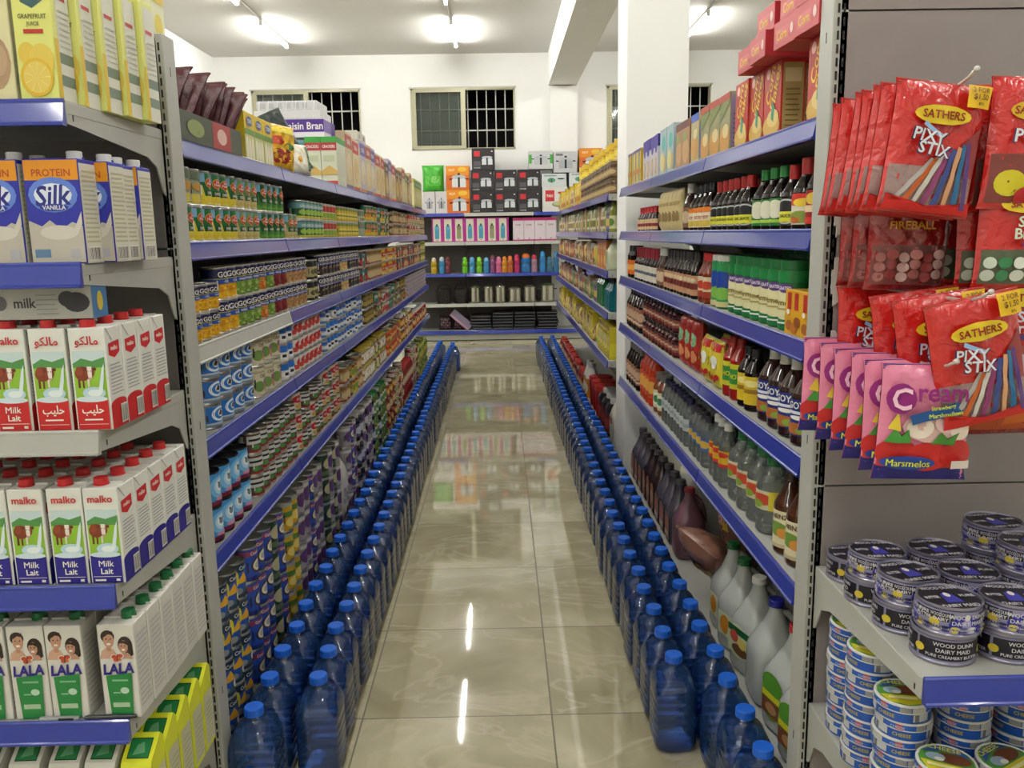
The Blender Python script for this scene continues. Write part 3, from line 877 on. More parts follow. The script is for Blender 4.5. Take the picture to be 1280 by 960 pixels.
# ---- bottom shelf: coconut milk and others
def coco(name, desc, base='#42585c', tri='#e0a92c'):
    return can(name, desc, .0385, .112, base,
               [('p', [(-.75, .12), (-.2, .12), (.3, .76), (-.3, .76)], '#1f52b0'), ('p', [(.35, .4), (.95, .76), (.5, .76)], '#1f52b0'), ('r', -1, .3, -.72, .7, '#8a9a3c'), ('r', -1, .76, 1, 1, '#22364e'), ('t', 'Coco', -.05, .88, .12, Wh, 1), ('p', [(-.6, .42), (-.1, .74), (.3, .42)], tri), ('e', -.55, .6, .14, .24, '#d9cf3e'),
                ('e', .45, .3, .42, .17, '#d2d3cc'), ('e', .4, .32, .3, .11, '#eceae2'), ('r', -1, .0, 1, .1, '#26384c'), ('e', -.5, .2, .28, .1, '#8a8f94')])
COCO = coco('coconut_milk_can', 'blue and yellow coconut milk can')
COCO2 = can('coconut_cream_can', 'blue can with coconut halves', .0385, .112, '#2a4fae', [('r', -1, .78, 1, .95, '#8a3a5e'), ('t', 'Coconut', 0, .86, .1, Wh, 1.4), ('e', .1, .45, .5, .24, '#4a3626'), ('e', .1, .45, .4, .18, '#e6e2d2'), ('e', .1, .45, .26, .11, '#b8b4a4'), ('r', -1, .0, 1, .14, '#22307c')])
YCAN = can('pineapple_can', 'yellow can with green band', .04, .112, '#c79f28', [('r', -1, .5, 1, .7, '#4f7a34'), ('e', 0, .3, .5, .18, '#e6cf72'), ('r', -1, .88, 1, 1, '#9aa09a')])
PURC = can('lychee_can', 'grey can with purple fruit', .04, .112, '#99979a', [('e', 0, .5, .55, .28, '#5a3a6e'), ('r', -1, .8, 1, .94, '#c9c6c0'), ('e', .3, .24, .3, .14, '#c7b6c4')])
GRNB = can('dark_green_can', 'dark green can with cream oval', .04, .112, '#1f3a34', [('e', 0, .6, .5, .24, '#b5b08c'), ('r', -1, .12, 1, .3, '#55664a')])
WBAG = pouch('rice_bag', 'white crinkled bag', .17, .3, .09, M('#c4c2bc', .3), [('r', -.3, .35, .3, .6, '#8f8d96'), ('e', 0, .2, .3, .08, '#5c5a66')], 3)
DJAR = bottle('dark_jar', 'dark glass jar with pale lid', [(.036, 0), (.042, .005), (.042, .11), (.033, .13)], M('#221e22', .12), .034, .018, M('#a8a69c', .35), (.025, .095, '#3f4668', [('e', 0, .5, .6, .3, '#b8bac4')]), 'jar')
GLID = bottle('pickle_jar', 'pickle jar with green lid', [(.036, 0), (.042, .005), (.042, .11), (.033, .13)], M('#5a6a34', .12), .034, .018, M('#2f7a44', .35), (.025, .09, '#c9c7b0', [('e', 0, .5, .5, .3, '#3f7a3a')]), 'jar')
KETJ = bottle('tomato_paste_jar', 'tall red jar', [(.036, 0), (.042, .005), (.042, .14), (.03, .16)], M('#7c1a14', .12), .031, .018, M('#b8322a', .35), (.03, .11, '#9c4a34', [('e', 0, .5, .5, .3, '#d8c6a0')]), 'jar')
GYP = pouch('spice_packet', 'green and yellow packet', .1, .17, .05, M('#8a9a2c', .35), [('e', 0, .55, .35, .16, '#d8cc4a'), ('r', -.4, .78, .4, .9, '#3f6a2a'), ('e', .05, .3, .25, .1, '#b5702a')], 5)

# ---- top shelf, canned goods side
def choc_bag():
    return pouch('snack_bag', 'dark maroon snack bag', .2, .235, .027, M('#3a0f16', .4, ior=1.25, crumple=.35), [('r', -.3, .12, .3, .3, '#7a3a34'), ('e', -.1, .45, .25, .1, '#5a242a'), ('r', .1, .1, .4, .2, '#a04a3a'), ('t', 'COCOA', 0, .62, .09, '#8f6a5e', .6)], 2, wob=.3, crimp='#6b4a4a')
CHOC = choc_bag()
YBOX = cereal('corn_snack_box', 'yellow box with white ears', .105, .05, .15, '#d9bd2c', [('r', -.5, 0, .5, .55, '#c7cc8a'), ('e', -.28, .28, .14, .22, '#eee9cc'), ('e', 0, .26, .14, .22, '#eee9cc'), ('e', .28, .28, .14, .22, '#eee9cc'), ('r', -.5, .55, .5, .66, '#5f8a34'), ('e', 0, .82, .3, .1, '#28468f'), ('t', 'CORN', 0, .82, .09, Wh, .5)], [('r', -.5, 0, .5, .5, '#c2b04a')])
RYBAG = pouch('bean_snack_bag', 'red and yellow snack bag', .14, .165, .07, M('#d2a624', .3), [('e', 0, .28, .38, .16, '#8a2820'), ('e', -.15, .6, .2, .1, '#b5402a'), ('r', -.4, .78, .4, .9, '#e0cf4a'), ('e', .2, .5, .16, .08, '#3f6a2a')], 4, wob=.25)
DKBAG = pouch('green_bin_bag', 'dark green bag leaning beside the yellow boxes', .125, .27, .06, M('#0d1f1b', .45), [('r', -.5, .0, -.1, .3, '#e2dcc8'), ('e', -.2, .2, .2, .12, '#dba428'), ('e', .1, .3, .2, .1, '#2f6a3a')], 7, wob=.3)
DAISY = pouch('flower_bag', 'white bag with yellow flower', .17, .12, .06, M('#dcd9c4', .35), [('e', 0, .45, .2, .22, '#ece8da'), ('e', .02, .45, .09, .1, '#dba428'), ('r', .3, .1, .48, .9, '#3f6a44')], 8)
CRACK = cereal('cracker_box', 'tall white carton with green top and red bands', .074, .074, .225, '#cfd3bd', [('r', -.5, .88, .5, 1, '#3f9a44'), ('r', -.5, .72, .5, .88, '#a8323a'), ('t', 'CRACKERS', 0, .8, .06, Wh, .8), ('r', -.5, 0, .5, .1, '#b23a3a'), ('p', [(-.5, .3), (0, .42), (.5, .3), (.5, .22), (-.5, .22)], '#c9a860'), ('r', -.35, .5, .35, .62, '#b8c2a0')], [('r', -.5, .88, .5, 1, '#3f9a44'), ('r', -.5, .2, .5, .7, '#c9cbb5')])
TEALB = cereal('biscuit_box', 'tall teal carton', .074, .074, .21, '#6f9aa8', [('r', -.5, .7, .5, .95, '#4d7f92'), ('e', 0, .38, .3, .18, '#d8d2b8')], [('r', -.5, 0, .5, .9, '#88a8b2')])
def thin(name, desc, base, c1, c2, c3, h=.285):
    return cereal(name, desc, .19, .06, h, base, [('r', -.5, .72, .5, .95, c1), ('e', 0, .4, .38, .24, c2), ('r', -.5, 0, .5, .08, c3), ('t', 'CEREAL', 0, .83, .08, Wh, .8), ('e', .1, .3, .2, .1, '#d8c08a')], [('r', -.5, .1, .5, .85, c2)])
TH1 = thin('cereal_box', 'tan cereal box', '#cbb896', '#a8443a', '#d9c8a4', '#6a5a8a')
TH2 = thin('flakes_box', 'pale purple cereal box', '#b8aec0', '#5a4a9a', '#d8cfb0', '#c2702c')
TH3 = thin('oat_box', 'cream oat box', '#d6c9a2', '#b8323a', '#cfb078', '#c9472c', .27)
TH4 = thin('bran_box', 'yellow green cereal box', '#b5b45c', '#5a8a3a', '#d8d0a0', '#4a4a7a', .26)
TH5 = thin('puffs_box', 'dark edged cereal box', '#8a7452', '#3a2a2a', '#c8a868', '#7a2a2a', .25)

# ---- sauce side
CFLAKE = cereal('corn_flakes_box', 'red cereal box with bowl', .13, .06, .18, '#ad2a24', [('e', -.25, .88, .12, .07, '#e8b8a8'), ('t', 'Corn', -.1, .72, .2, '#e2b932', .75, 1.15), ('t', 'Flakes', .2, .66, .19, '#e2b932', .9, 1.15), ('e', 0, .16, .5, .16, '#c9a24a'), ('e', .1, .26, .34, .12, '#d9bd72'), ('p', [(.0, .26), (.06, .5), (.2, .4), (.16, .2)], '#2f8a6a'), ('r', -.5, 0, .5, .05, '#8a6a3a')], [('r', -.42, .06, .42, .95, '#a08a58'), ('r', -.34, .7, .34, .88, '#c0b088')] + lines(-.3, .3, .12, .66, 8, '#6a5a38'))
CFLAT = cereal('cereal_case', 'red cereal carton lying flat', .13, .18, .06, '#b03038', [('r', -.4, .2, .2, .7, '#c2525a'), ('e', .34, .5, .07, .2, '#e0c0b8'), ('t', 'Corn', -.1, .45, .36, '#e2b932', .5)], [('r', -.3, .25, .1, .75, '#d8cfc4'), ('r', .2, .2, .45, .8, '#8e1f2a')])
CEXTRA = cereal('granola_box', 'brown granola box with bowl', .125, .06, .175, '#8f8a62', [('e', 0, .25, .5, .24, '#c08a3c'), ('e', .1, .38, .3, .12, '#d8c48a'), ('p', [(-.5, .55), (.5, .82), (.5, .98), (-.5, .8)], '#6d7a3a'), ('r', -.5, .88, .5, 1, '#a83a24')], [('r', -.45, .1, .45, .95, '#8a7a9a')] + lines(-.35, .35, .15, .7, 7, '#5c5470'))
CBLUE = cereal('wheat_box', 'tan cereal box with blue top', .12, .06, .172, '#b5a67a', [('r', -.5, .85, .5, 1, '#2f55b5'), ('e', 0, .35, .42, .24, '#c9954a'), ('e', .1, .6, .25, .1, '#d8cf9a')], [('r', -.45, .1, .45, .8, '#6f86b5')])
CBROWN = cereal('chocolate_cereal_box', 'dark topped brown cereal box', .12, .06, .17, '#a8805a', [('r', -.5, .84, .5, 1, '#5f2320'), ('e', 0, .36, .44, .26, '#c29a6c'), ('e', -.1, .66, .3, .1, '#8a9a5a')], [('r', -.45, .1, .45, .9, '#7a5a44')])
CAQUA = cereal('rice_cereal_box', 'pale aqua cereal box', .15, .06, .19, '#a3b8bb', [('e', .1, .68, .3, .16, '#4fb0a8'), ('e', -.1, .3, .32, .2, '#d9cf8a'), ('r', .25, .05, .48, .4, '#c9a860')], [('r', -.45, .1, .45, .9, '#9aabb5')])
CPURP = cereal('milk_cereal_box', 'white box with purple top', .1, .055, .185, '#c9c6cc', [('r', -.5, .72, .5, 1, '#3b2d92'), ('e', 0, .7, .3, .12, '#3b2d92'), ('e', 0, .28, .22, .22, '#b88a5a'), ('e', 0, .3, .12, .14, '#dcc08a')], [('r', -.5, .72, .5, 1, '#33277c')])
CYEL = cereal('yellow_blue_box', 'yellow and blue striped box', .1, .055, .17, '#d6b22c', [('r', -.2, 0, .15, 1, '#4f7f8a'), ('r', -.5, .3, .5, .45, '#b87a24'), ('r', -.5, .92, .5, 1, '#5a4a8a')], [('r', -.5, 0, .5, 1, '#b0952c')])

DKG = M('#120a08', .1, ior=1.38)
def sauce(name, desc, r, h, body, capm, lab, caph=.028, capr=.0145, neck=.42, foil=None):
    pr = [(r*.86, 0), (r*.98, .004), (r, .01), (r, h*.52), (r*.93, h*.58), (r*neck*1.25, h*.74), (r*neck, h*.8), (r*neck, h-caph)]
    return bottle(name, desc, pr, body, capr, caph, capm, lab and (h*.08, h*.5, lab[0], lab[1]), neckband=foil and (h*.72, h-caph, r*neck*1.2, foil))
RC, GC, WC, BC = M('#a81f1f', .35), M('#1f7a35', .35), M('#d6d6d0', .35), M('#141416', .35)
SOYR = sauce('soy_sauce_bottle', 'tall dark sauce bottle with red foil neck', .031, .175, DKG, M('#8c2420', .3), ('#8a1c1c', [('e', 0, .75, .5, .18, '#d8b84a'), ('r', -1, 0, 1, .2, '#b8302a'), ('r', -1, .35, 1, .55, '#e0c8a0')]), foil=M('#7d1f1d', .3))
SOYW = sauce('oyster_sauce_bottle', 'dark sauce bottle with red and cream label', .036, .165, DKG, M('#a8282a', .3), ('#ddd6c0', [('e', 0, .82, 1, .2, '#c8302a'), ('e', .3, .72, .6, .14, '#e0c23a'), ('e', .1, .25, .6, .2, '#7d8a3a'), ('e', -.2, .15, .3, .1, '#b5622a')]), caph=.045, capr=.017)
SOYY = sauce('vinegar_bottle', 'dark bottle with yellow round label and red cap', .033, .155, DKG, RC, ('#1c1a18', [('e', 0, .5, .8, .46, '#b8bcb8'), ('e', 0, .5, .7, .4, Bk), ('r', -.7, .12, .7, .5, '#d2d03a'), ('t', 'SAUCE', 0, .34, .12, Bk, 1)]))
SOYG = sauce('green_label_bottle', 'dark bottle with green label and green cap', .036, .16, DKG, GC, ('#1f6b30', [('e', 0, .6, .5, .34, '#d9d6c0'), ('r', -.5, .1, .5, .22, '#9cc04a')]))
SOYO = sauce('hot_sauce_bottle', 'dark bottle with cream and orange label', .036, .16, DKG, BC, ('#171010', [('r', -.62, 0, .62, 1, '#e0d2b4'), ('r', -.62, .75, .62, 1, '#d87a2c'), ('t', 'SOY', 0, .5, .16, '#a8281c', .9), ('e', 0, .2, .5, .16, '#c9b04a')]))
TANP = pouch('noodle_pouch', 'tan pouch with printed seal', .07, .165, .045, M('#c9b684', .45), [('e', 0, .35, .36, .14, '#6d5a34'), ('r', -.36, .26, .36, .44, '#8a744a'), ('r', -.4, .62, .4, .7, '#a08c5a')], 3)
TABA = sauce('pepper_sauce_bottle', 'small pepper sauce bottle with red cap', .023, .115, M('#2c2428', .1), M('#b52a34', .35), ('#2c2224', [('r', -.6, 0, .6, 1, '#d2b48a'), ('r', -.6, .3, .6, .6, '#7a2a2a')]), caph=.022, capr=.0115)

PARM = bottle('parmesan_shaker', 'green grated parmesan shaker', [(.034, 0), (.038, .004), (.038, .148), (.034, .15)], M('#156a34', .35), .0365, .022, M('#1d6b38', .35),
              (.006, .146, '#166a36', [('e', 0, .42, .95, .27, '#d9d3a4'), ('e', 0, .7, .4, .08, '#5a3a7a'), ('t', 'GRATED', 0, .7, .06, '#e6e0ec', .6), ('t', 'Parmesan', 0, .45, .1, '#7a6426', 1.4), ('r', -.5, .32, .5, .35, '#a89a5a'), ('r', -.4, .08, .5, .11, '#dfe6df'), ('r', -1, .8, 1, 1, '#1a7a3e')]), 'shaker')
PARMB = bottle('cheese_shaker', 'blue and green cheese shaker', [(.034, 0), (.038, .004), (.038, .148), (.034, .15)], M('#1f7a4a', .35), .0365, .018, M('#d8d6cf', .35),
               (.006, .146, '#2a8a4c', [('e', 0, .6, .8, .2, '#1f3f92'), ('e', .1, .3, .6, .14, '#7ab04a'), ('r', -1, 0, 1, .12, '#c9bf8a')]), 'shaker')
DOME = bottle('green_lid_jar', 'dark green jar with domed lid', [(.036, 0), (.04, .005), (.04, .14), (.034, .155)], M('#103c22', .3), .028, .055, M('#2f7f4c', .3, trans=.2), None, 'jar', capdome=True)
YSOUP = cereal('onion_soup_box', 'yellow box of fried onion rings', .1, .06, .105, '#cf9a1f', [('r', -.34, .56, -.1, .94, '#a8281c'), ('r', .1, .56, .34, .94, '#a8281c'), ('e', -.2, .2, .2, .12, '#9a5a1f'), ('e', .1, .15, .22, .12, '#b06a24'), ('e', .3, .3, .2, .12, '#8a4a18'), ('e', -.25, .5, .1, .06, '#e8e2d0')], [('r', -.5, 0, .5, .4, '#b8761f')])
REDC = bottle('chili_sauce_bottle', 'brown sauce bottle with white cap', [(.03, 0), (.034, .005), (.034, .1), (.02, .13), (.016, .15)], M('#6e2a18', .12), .017, .02, M('#b8282a', .35), (.02, .09, '#d8c7a4', [('r', -1, .0, 1, .3, '#9c3a24'), ('e', 0, .6, .5, .2, '#b5402a')]))
DKS = sauce('worcester_bottle', 'dark bottle with tan label and dark cap', .03, .17, DKG, M('#2c2a2c', .3), ('#160f0d', [('r', -.55, .0, .55, 1, '#b88a68'), ('r', -.55, .3, .55, .6, '#6a2a22'), ('e', 0, .75, .3, .12, '#d8c6a0')]))
WCB = sauce('white_cap_bottle', 'dark bottle with white cap', .03, .175, M('#3a2420', .1), WC, ('#7a5a44', [('e', 0, .5, .5, .3, '#c8b090')]))
RCB = sauce('red_cap_bottle', 'dark bottle with red collar and cream label', .028, .165, DKG, M('#8a2430', .35), ('#160f0d', [('r', -.5, 0, .5, 1, '#cfc7b8'), ('r', -.5, .4, .5, .6, '#55606a')]), caph=.04, capr=.017)
ORJ = bottle('orange_label_jar', 'dark jar with orange label', [(.034, 0), (.04, .005), (.04, .12), (.03, .14), (.028, .15)], DKG, .03, .02, M('#2c2c2e', .3), (.02, .095, '#c8641f', [('e', 0, .5, .5, .2, '#e0a04a')]), 'jar')

MALTA = bottle('malt_drink_bottle', 'large dark drink bottle with navy label', [(.036, 0), (.043, .005), (.043, .115), (.04, .125), (.024, .155), (.014, .168), (.014, .175)], M('#2a1411', .08, coat=.3), .0155, .02, WC,
               (.025, .112, '#1b2a78', [('t', 'GOYA', 0, .84, .2, Wh, 1.1), ('r', -.5, .6, .5, .68, '#dfe3ea'), ('e', 0, .5, .4, .06, Wh), ('e', -.1, .2, .6, .16, '#a8622c'), ('e', .2, .16, .3, .1, '#7d9a3c'), ('r', .62, .1, .98, .7, '#c9ccd8')]), caplab='white screw cap')
YMUS = bottle('yellow_label_bottle', 'dark bottle with yellow label', [(.03, 0), (.034, .005), (.034, .11), (.018, .14), (.013, .155)], DKG, .0145, .02, BC, (.02, .1, '#d2b32a', [('r', -1, .4, 1, .55, '#8a6a1a'), ('e', 0, .75, .5, .12, '#e8dc8a')]))
KETCH = bottle('ketchup_bottle', 'red ketchup bottle with green label', [(.03, 0), (.034, .005), (.034, .12), (.018, .15), (.013, .165)], M('#8a1712', .12), .0145, .02, M('#8a1712', .35), (.035, .11, '#c9c42c', [('r', -.7, .2, .7, .8, '#2f7a35'), ('t', 'HOT', 0, .5, .2, '#d8cf3a', .8)]))
CHERP = pouch('cherry_pouch', 'yellow pouch printed with cherries', .13, .155, .05, M('#d3c33a', .3), [('r', -.5, .78, .5, .95, '#b8242a'), ('t', 'JELLY', 0, .86, .08, Ye, .7), ('e', .1, .55, .22, .14, '#e8e8e0')] + [('e', -.4+.11*i, .2+.06*(i % 2), .07, .06, '#a82424') for i in range(8)] + [('e', -.25, .55, .14, .1, '#7d9a3a')], 5)
REDP = pouch('tomato_pouch', 'red and green sauce pouch', .1, .19, .05, M('#9c2a20', .3), [('e', 0, .62, .36, .14, '#7fb088'), ('e', .1, .3, .28, .12, '#d28a5a'), ('r', -.4, .05, .4, .16, '#b8322a')], 6)
SALS = bottle('salsa_jar', 'dark red salsa jar', [(.034, 0), (.038, .005), (.038, .075), (.03, .085)], M('#361010', .12), .031, .014, M('#241c1e', .3), (.012, .066, '#541a18', [('e', 0, .5, .6, .3, '#8a4a3a'), ('r', -.5, .4, .3, .55, '#b8a08a'), ('r', -1, .8, 1, 1, '#3a2022')]), 'jar')
DKTALL = bottle('dark_syrup_bottle', 'tall dark syrup bottle with brown label', [(.034, 0), (.04, .005), (.04, .13), (.02, .17), (.016, .19)], DKG, .018, .022, M('#6f6a66', .3), (.03, .12, '#1c1210', [('r', -.6, 0, .6, 1, '#8a5e48'), ('e', 0, .55, .45, .24, '#c0a084'), ('r', -.5, .1, .5, .2, '#d8c6a8')]))

def clearb(name, desc, r, h, capm, lab, body=CLEAR, capr=.016):
    pr = [(r*.85, 0), (r*.98, .006), (r, .012), (r*.955, h*.16), (r, h*.2), (r*.955, h*.27), (r, h*.31), (r, h*.6), (r*.93, h*.68), (r*.5, h*.82), (capr*.92, h*.9), (capr*.92, h*.92)]
    return bottle(name, desc, pr, body, capr, h*.08, capm, lab and (h*.33, h*.58, lab[0], lab[1]))
CVIN = clearb('clear_vinegar_bottle', 'ribbed clear bottle with green cap', .047, .21, M('#1c5c30', .35), ('#c9c3a0', [('e', -.1, .55, .5, .3, '#b8452c'), ('r', .2, 0, 1, 1, '#cfbf3c'), ('e', -.3, .3, .3, .2, '#7d9a3c')]), capr=.02)
CYLB = clearb('clear_tonic_bottle', 'slim clear bottle with yellow label', .032, .21, M('#c9cac4', .35), ('#d2a52a', [('e', 0, .75, .5, .16, '#b8302a'), ('r', -1, 0, 1, .2, '#b8302a')]))
CBLB = clearb('clear_water_bottle', 'clear bottle with blue label', .032, .18, M('#2a2430', .35), ('#3a5f9a', [('e', 0, .5, .5, .3, '#c9a24a')]))
CDKC = clearb('clear_rose_water_bottle', 'clear bottle with dark cap', .03, .185, M('#1c1a3c', .35), ('#b5bab8', [('r', -1, .3, 1, .6, '#8f9a9c')]))
HEINZ = bottle('cider_vinegar_bottle', 'brown bottle with cream vegetable label', [(.034, 0), (.041, .006), (.041, .13), (.022, .17), (.014, .185), (.014, .195)], M('#3f2211', .08, coat=.3), .016, .016, M('#2c1c14', .35), (.02, .115, '#d8cfae', [('t', 'HEINZ', 0, .85, .13, '#3a2a1a', .9), ('e', -.1, .5, .5, .2, '#6a8a3a'), ('e', .2, .4, .3, .14, '#c98a3a'), ('r', -1, .0, 1, .1, '#b8ad84')]))
PURPB = bottle('purple_juice_bottle', 'dark bottle with purple and pink label', [(.034, 0), (.041, .006), (.041, .13), (.022, .17), (.014, .185), (.014, .195)], DKG, .016, .016, M('#1c1420', .35), (.02, .115, '#3a2a6a', [('r', -1, .45, 1, .8, '#c46a7a'), ('t', 'PURO', 0, .25, .2, Wh, .9)]))
ORBT = bottle('orange_syrup_bottle', 'orange red syrup bottle', [(.034, 0), (.039, .006), (.039, .15), (.036, .17), (.02, .2), (.015, .215)], M('#a83418', .12), .018, .018, M('#8c2a1a', .35), (.04, .14, '#b8482a', [('e', 0, .5, .6, .3, '#d8a04a')]))
GREYC = bottle('grey_cap_jar', 'amber jar with grey cap and pale label', [(.034, 0), (.042, .006), (.042, .12), (.026, .15), (.024, .16)], M('#6a3a1c', .12), .028, .022, M('#77746e', .4), (.025, .105, '#c9c2a0', [('r', -.7, .15, .7, .85, '#dcd8c4'), ('e', 0, .5, .4, .2, '#3f7a55')]))

# ---- far shelving, small in view
FBROWN = bottle('brown_jar_tray', 'brown glass coffee jar', [(.034, 0), (.04, .005), (.04, .075), (.034, .085)], M('#4a3622', .12), .036, .016, M('#5e4a30', .3), (.012, .06, '#6f5636', [('e', 0, .5, .5, .3, '#b59c6a')]), 'jar')
FYEL = can('yellow_custard_tin', 'tall yellow tin', .045, .13, '#d8b41e', [('r', -1, .1, 1, .4, '#e6cf4a'), ('t', 'CUSTARD', 0, .6, .12, '#8a5a14', 1.5)])
FYBAG = pouch('yellow_mix_bag', 'yellow mix bag', .13, .19, .06, M('#cfa92a', .35), [('e', 0, .6, .3, .14, '#e6dc9a'), ('e', .1, .3, .3, .12, '#a8702c')], 2)
FWJ = bottle('pale_spice_jar', 'pale spice jar with white lid', [(.028, 0), (.034, .005), (.034, .12), (.028, .14)], M('#b9a48c', .15), .029, .02, M('#c9c4bc', .35), (.02, .1, '#c7b0a0', [('e', 0, .5, .5, .3, '#8a5a4a')]), 'jar')
FGJ = bottle('green_cap_jar', 'spice jar with green cap', [(.028, 0), (.034, .005), (.034, .12), (.028, .14)], M('#a3a878', .15), .029, .024, M('#2a6a3a', .35), (.02, .1, '#a8b070', [('e', 0, .5, .5, .3, '#6a8a3a')]), 'jar')
FPUR = bottle('purple_label_bottle', 'slim bottle with purple label', [(.026, 0), (.032, .005), (.032, .12), (.014, .17)], M('#6a5c6a', .15), .015, .02, M('#2c2440', .35), (.02, .1, '#6d5a8a', [('e', 0, .5, .5, .3, '#c9a860')]))
FOLV = bottle('olive_oil_bottle', 'slim yellow green oil bottle', [(.026, 0), (.032, .005), (.032, .13), (.014, .18)], M('#9aa24a', .1, trans=.3), .015, .02, M('#33402a', .35), (.02, .1, '#c9c79a', [('e', 0, .5, .5, .3, '#5a7a34')]))
FORB = cereal('noodle_carton', 'orange noodle carton', .17, .08, .19, '#b86a24', [('t', 'NOODLES', 0, .74, .11, '#e8dcc0', .85), ('e', 0, .3, .4, .18, '#d8a04a'), ('r', -.5, .88, .5, 1, '#7a2a1f')], [('r', -.5, .2, .5, .6, '#a85a2c')])
FYPK = pouch('yellow_soup_packet', 'yellow and green packet', .11, .15, .05, M('#c9bd62', .35), [('e', 0, .6, .3, .18, '#d8a81f'), ('e', .1, .28, .25, .1, '#5f8a3a')], 4)
FBRP = pouch('brown_snack_packet', 'brown and cream packet', .11, .14, .05, M('#7a5a3c', .35), [('e', 0, .5, .34, .2, '#c9b48a'), ('r', -.4, .8, .4, .92, '#8a2a24')], 6)
FREDP = pouch('red_spice_packet', 'red and tan packet', .1, .14, .05, M('#a0402a', .35), [('e', 0, .5, .3, .2, '#d2b06a'), ('r', -.4, .78, .4, .9, '#3a2418')], 7)
FGRP = pouch('green_snack_packet', 'dark green packet', .1, .14, .05, M('#4a6a38', .35), [('e', 0, .5, .3, .2, '#a8b06a'), ('r', -.4, .78, .4, .9, '#23401f')], 9)
FTEAL = bottle('teal_cleaner_bottle', 'teal bottle with dark cap', [(.04, 0), (.047, .006), (.047, .13), (.022, .17), (.016, .19)], M('#136a76', .12, trans=.3), .02, .03, M('#1c2c34', .35), None)
FDKG = bottle('green_oil_bottle', 'dark green bottle with green cap', [(.036, 0), (.042, .006), (.042, .15), (.016, .19)], M('#1c5a34', .12), .018, .03, M('#1f4a2c', .35), None)
FYBX = cereal('yellow_cornflour_box', 'tall yellow box with grey panel', .115, .07, .21, '#cdbb28', [('r', -.3, .4, .3, .66, '#a8a28a'), ('t', 'FLOUR', 0, .76, .1, '#2a2a1a', .8), ('r', -.36, .1, .36, .14, '#5a4a14'), ('r', -.36, .2, .2, .23, '#5a4a14'), ('e', .1, .32, .2, .06, '#e8e2a0'), ('r', -.5, .0, .5, .06, '#8a7a1a'), ('r', -.5, .88, .5, 1, '#7a5a24')], [('r', -.45, .1, .45, .5, '#d8cf2c')])
FBRX = cereal('brown_mix_box', 'brown baking mix box', .12, .06, .17, '#8a6a44', [('e', 0, .4, .4, .24, '#d2b98a'), ('r', -.5, .8, .5, 1, '#5a3a2a')], [('r', -.5, .1, .5, .9, '#a08a6a')])
FBUCK = bottle('red_bucket', 'red lidded tub', [(.07, 0), (.085, .01), (.095, .2), (.09, .215)], M('#a02320', .3), .095, .025, M('#b02a26', .3), None, 'tub')
FBKT = bottle('black_tub', 'black tub with white lid', [(.075, 0), (.09, .01), (.095, .2), (.08, .23)], M('#1c1a1c', .3), .06, .03, M('#d0d0cc', .35), (.03, .17, '#5a2020', [('e', 0, .5, .6, .3, '#8a3a34')]), 'tub')
# ------------------------------------------------------------------ water bottles in two double rows on the floor
BOTB = BLUEP
def water_bottle():
    b = MB()
    hx, hy = .0625, .0765
    s = [(0, hx*.8, hy*.82, 3.2), (.004, hx*.9, hy*.92, 3.6), (.014, hx*.985, hy*.985, 4.5), (.03, hx, hy, 5)]
    z = .04
    for k in range(5):
        s += [(z, hx, hy, 5), (z+.006, hx*.955, hy*.965, 5), (z+.012, hx, hy, 5)]
        z += .026
    s += [(.176, hx, hy, 5), (.19, hx*.985, hy*.985, 4.6), (.205, hx*.93, hy*.92, 3.8), (.22, hx*.82, hy*.79, 3.0), (.233, hx*.66, hy*.6, 2.5), (.242, hx*.48, hy*.4, 2.2), (.249, .0225, .0225, 2), (.25, .0225, .0225, 2), (.251, .026, .026, 2), (.254, .026, .026, 2), (.255, .021, .021, 2), (.264, .021, .021, 2)]
    b.loft(s, BOTB, 48)
    # moulded facets on the shoulder and upright flutes on the body
    nv = []
    for x, y, zz in b.v:
        a = math.atan2(y/hy, x/hx)
        k = 0
        if .183 < zz < .246:
            q = PI/6
            k = (math.cos(q/2)/math.cos((a % q) - q/2) - 1 + .012)*1.6*math.sin(PI*(zz-.183)/.063)
        elif .03 < zz < .176:
            k = .010*math.cos(16*a)
        nv.append((x*(1+k), y*(1+k), zz))
    b.v = nv
    c = MB()
    CAP = M('#1a62d2', .38)
    n = 36
    prof = [(.0255, .2575), (.0255, .2605), (.0247, .261), (.0247, .276), (.0234, .2785)]
    rings = []
    for r, zz in prof:
        rings.append([((r + (.0007 if i % 2 and .258 < zz < .277 else 0))*math.cos(2*PI*i/n), (r + (.0007 if i % 2 and .258 < zz < .277 else 0))*math.sin(2*PI*i/n), zz) for i in range(n)])
    for k in range(len(prof)-1):
        c.add(rings[k]+rings[k+1], [(i, (i+1) % n, n+(i+1) % n, n+i) for i in range(n)], CAP)
    c.add(rings[-1], [tuple(range(n))], CAP)
    l = MB()
    mp = lambda u, v, d: (u, -hy*1.0-.0012-d, .1+v)
    l.art(mp, 1, 1, [('e', 0, 0, .03, .0165, '#9aa0a6'), ('e', 0, 0, .0275, .0145, '#c6cbd0'), ('t', 'Oasis', .002, .001, .015, '#3a4450', .045, 0, .3), ('r', -.01, .026, .01, .05, '#2a62c0')])
    return Proto('water_bottle', 'blue five litre water bottle with blue cap', 'bottle', .125, .153, .2785, b, [('cap', c, 'bright blue screw cap')], fix=True), l
WB, WBL = water_bottle()
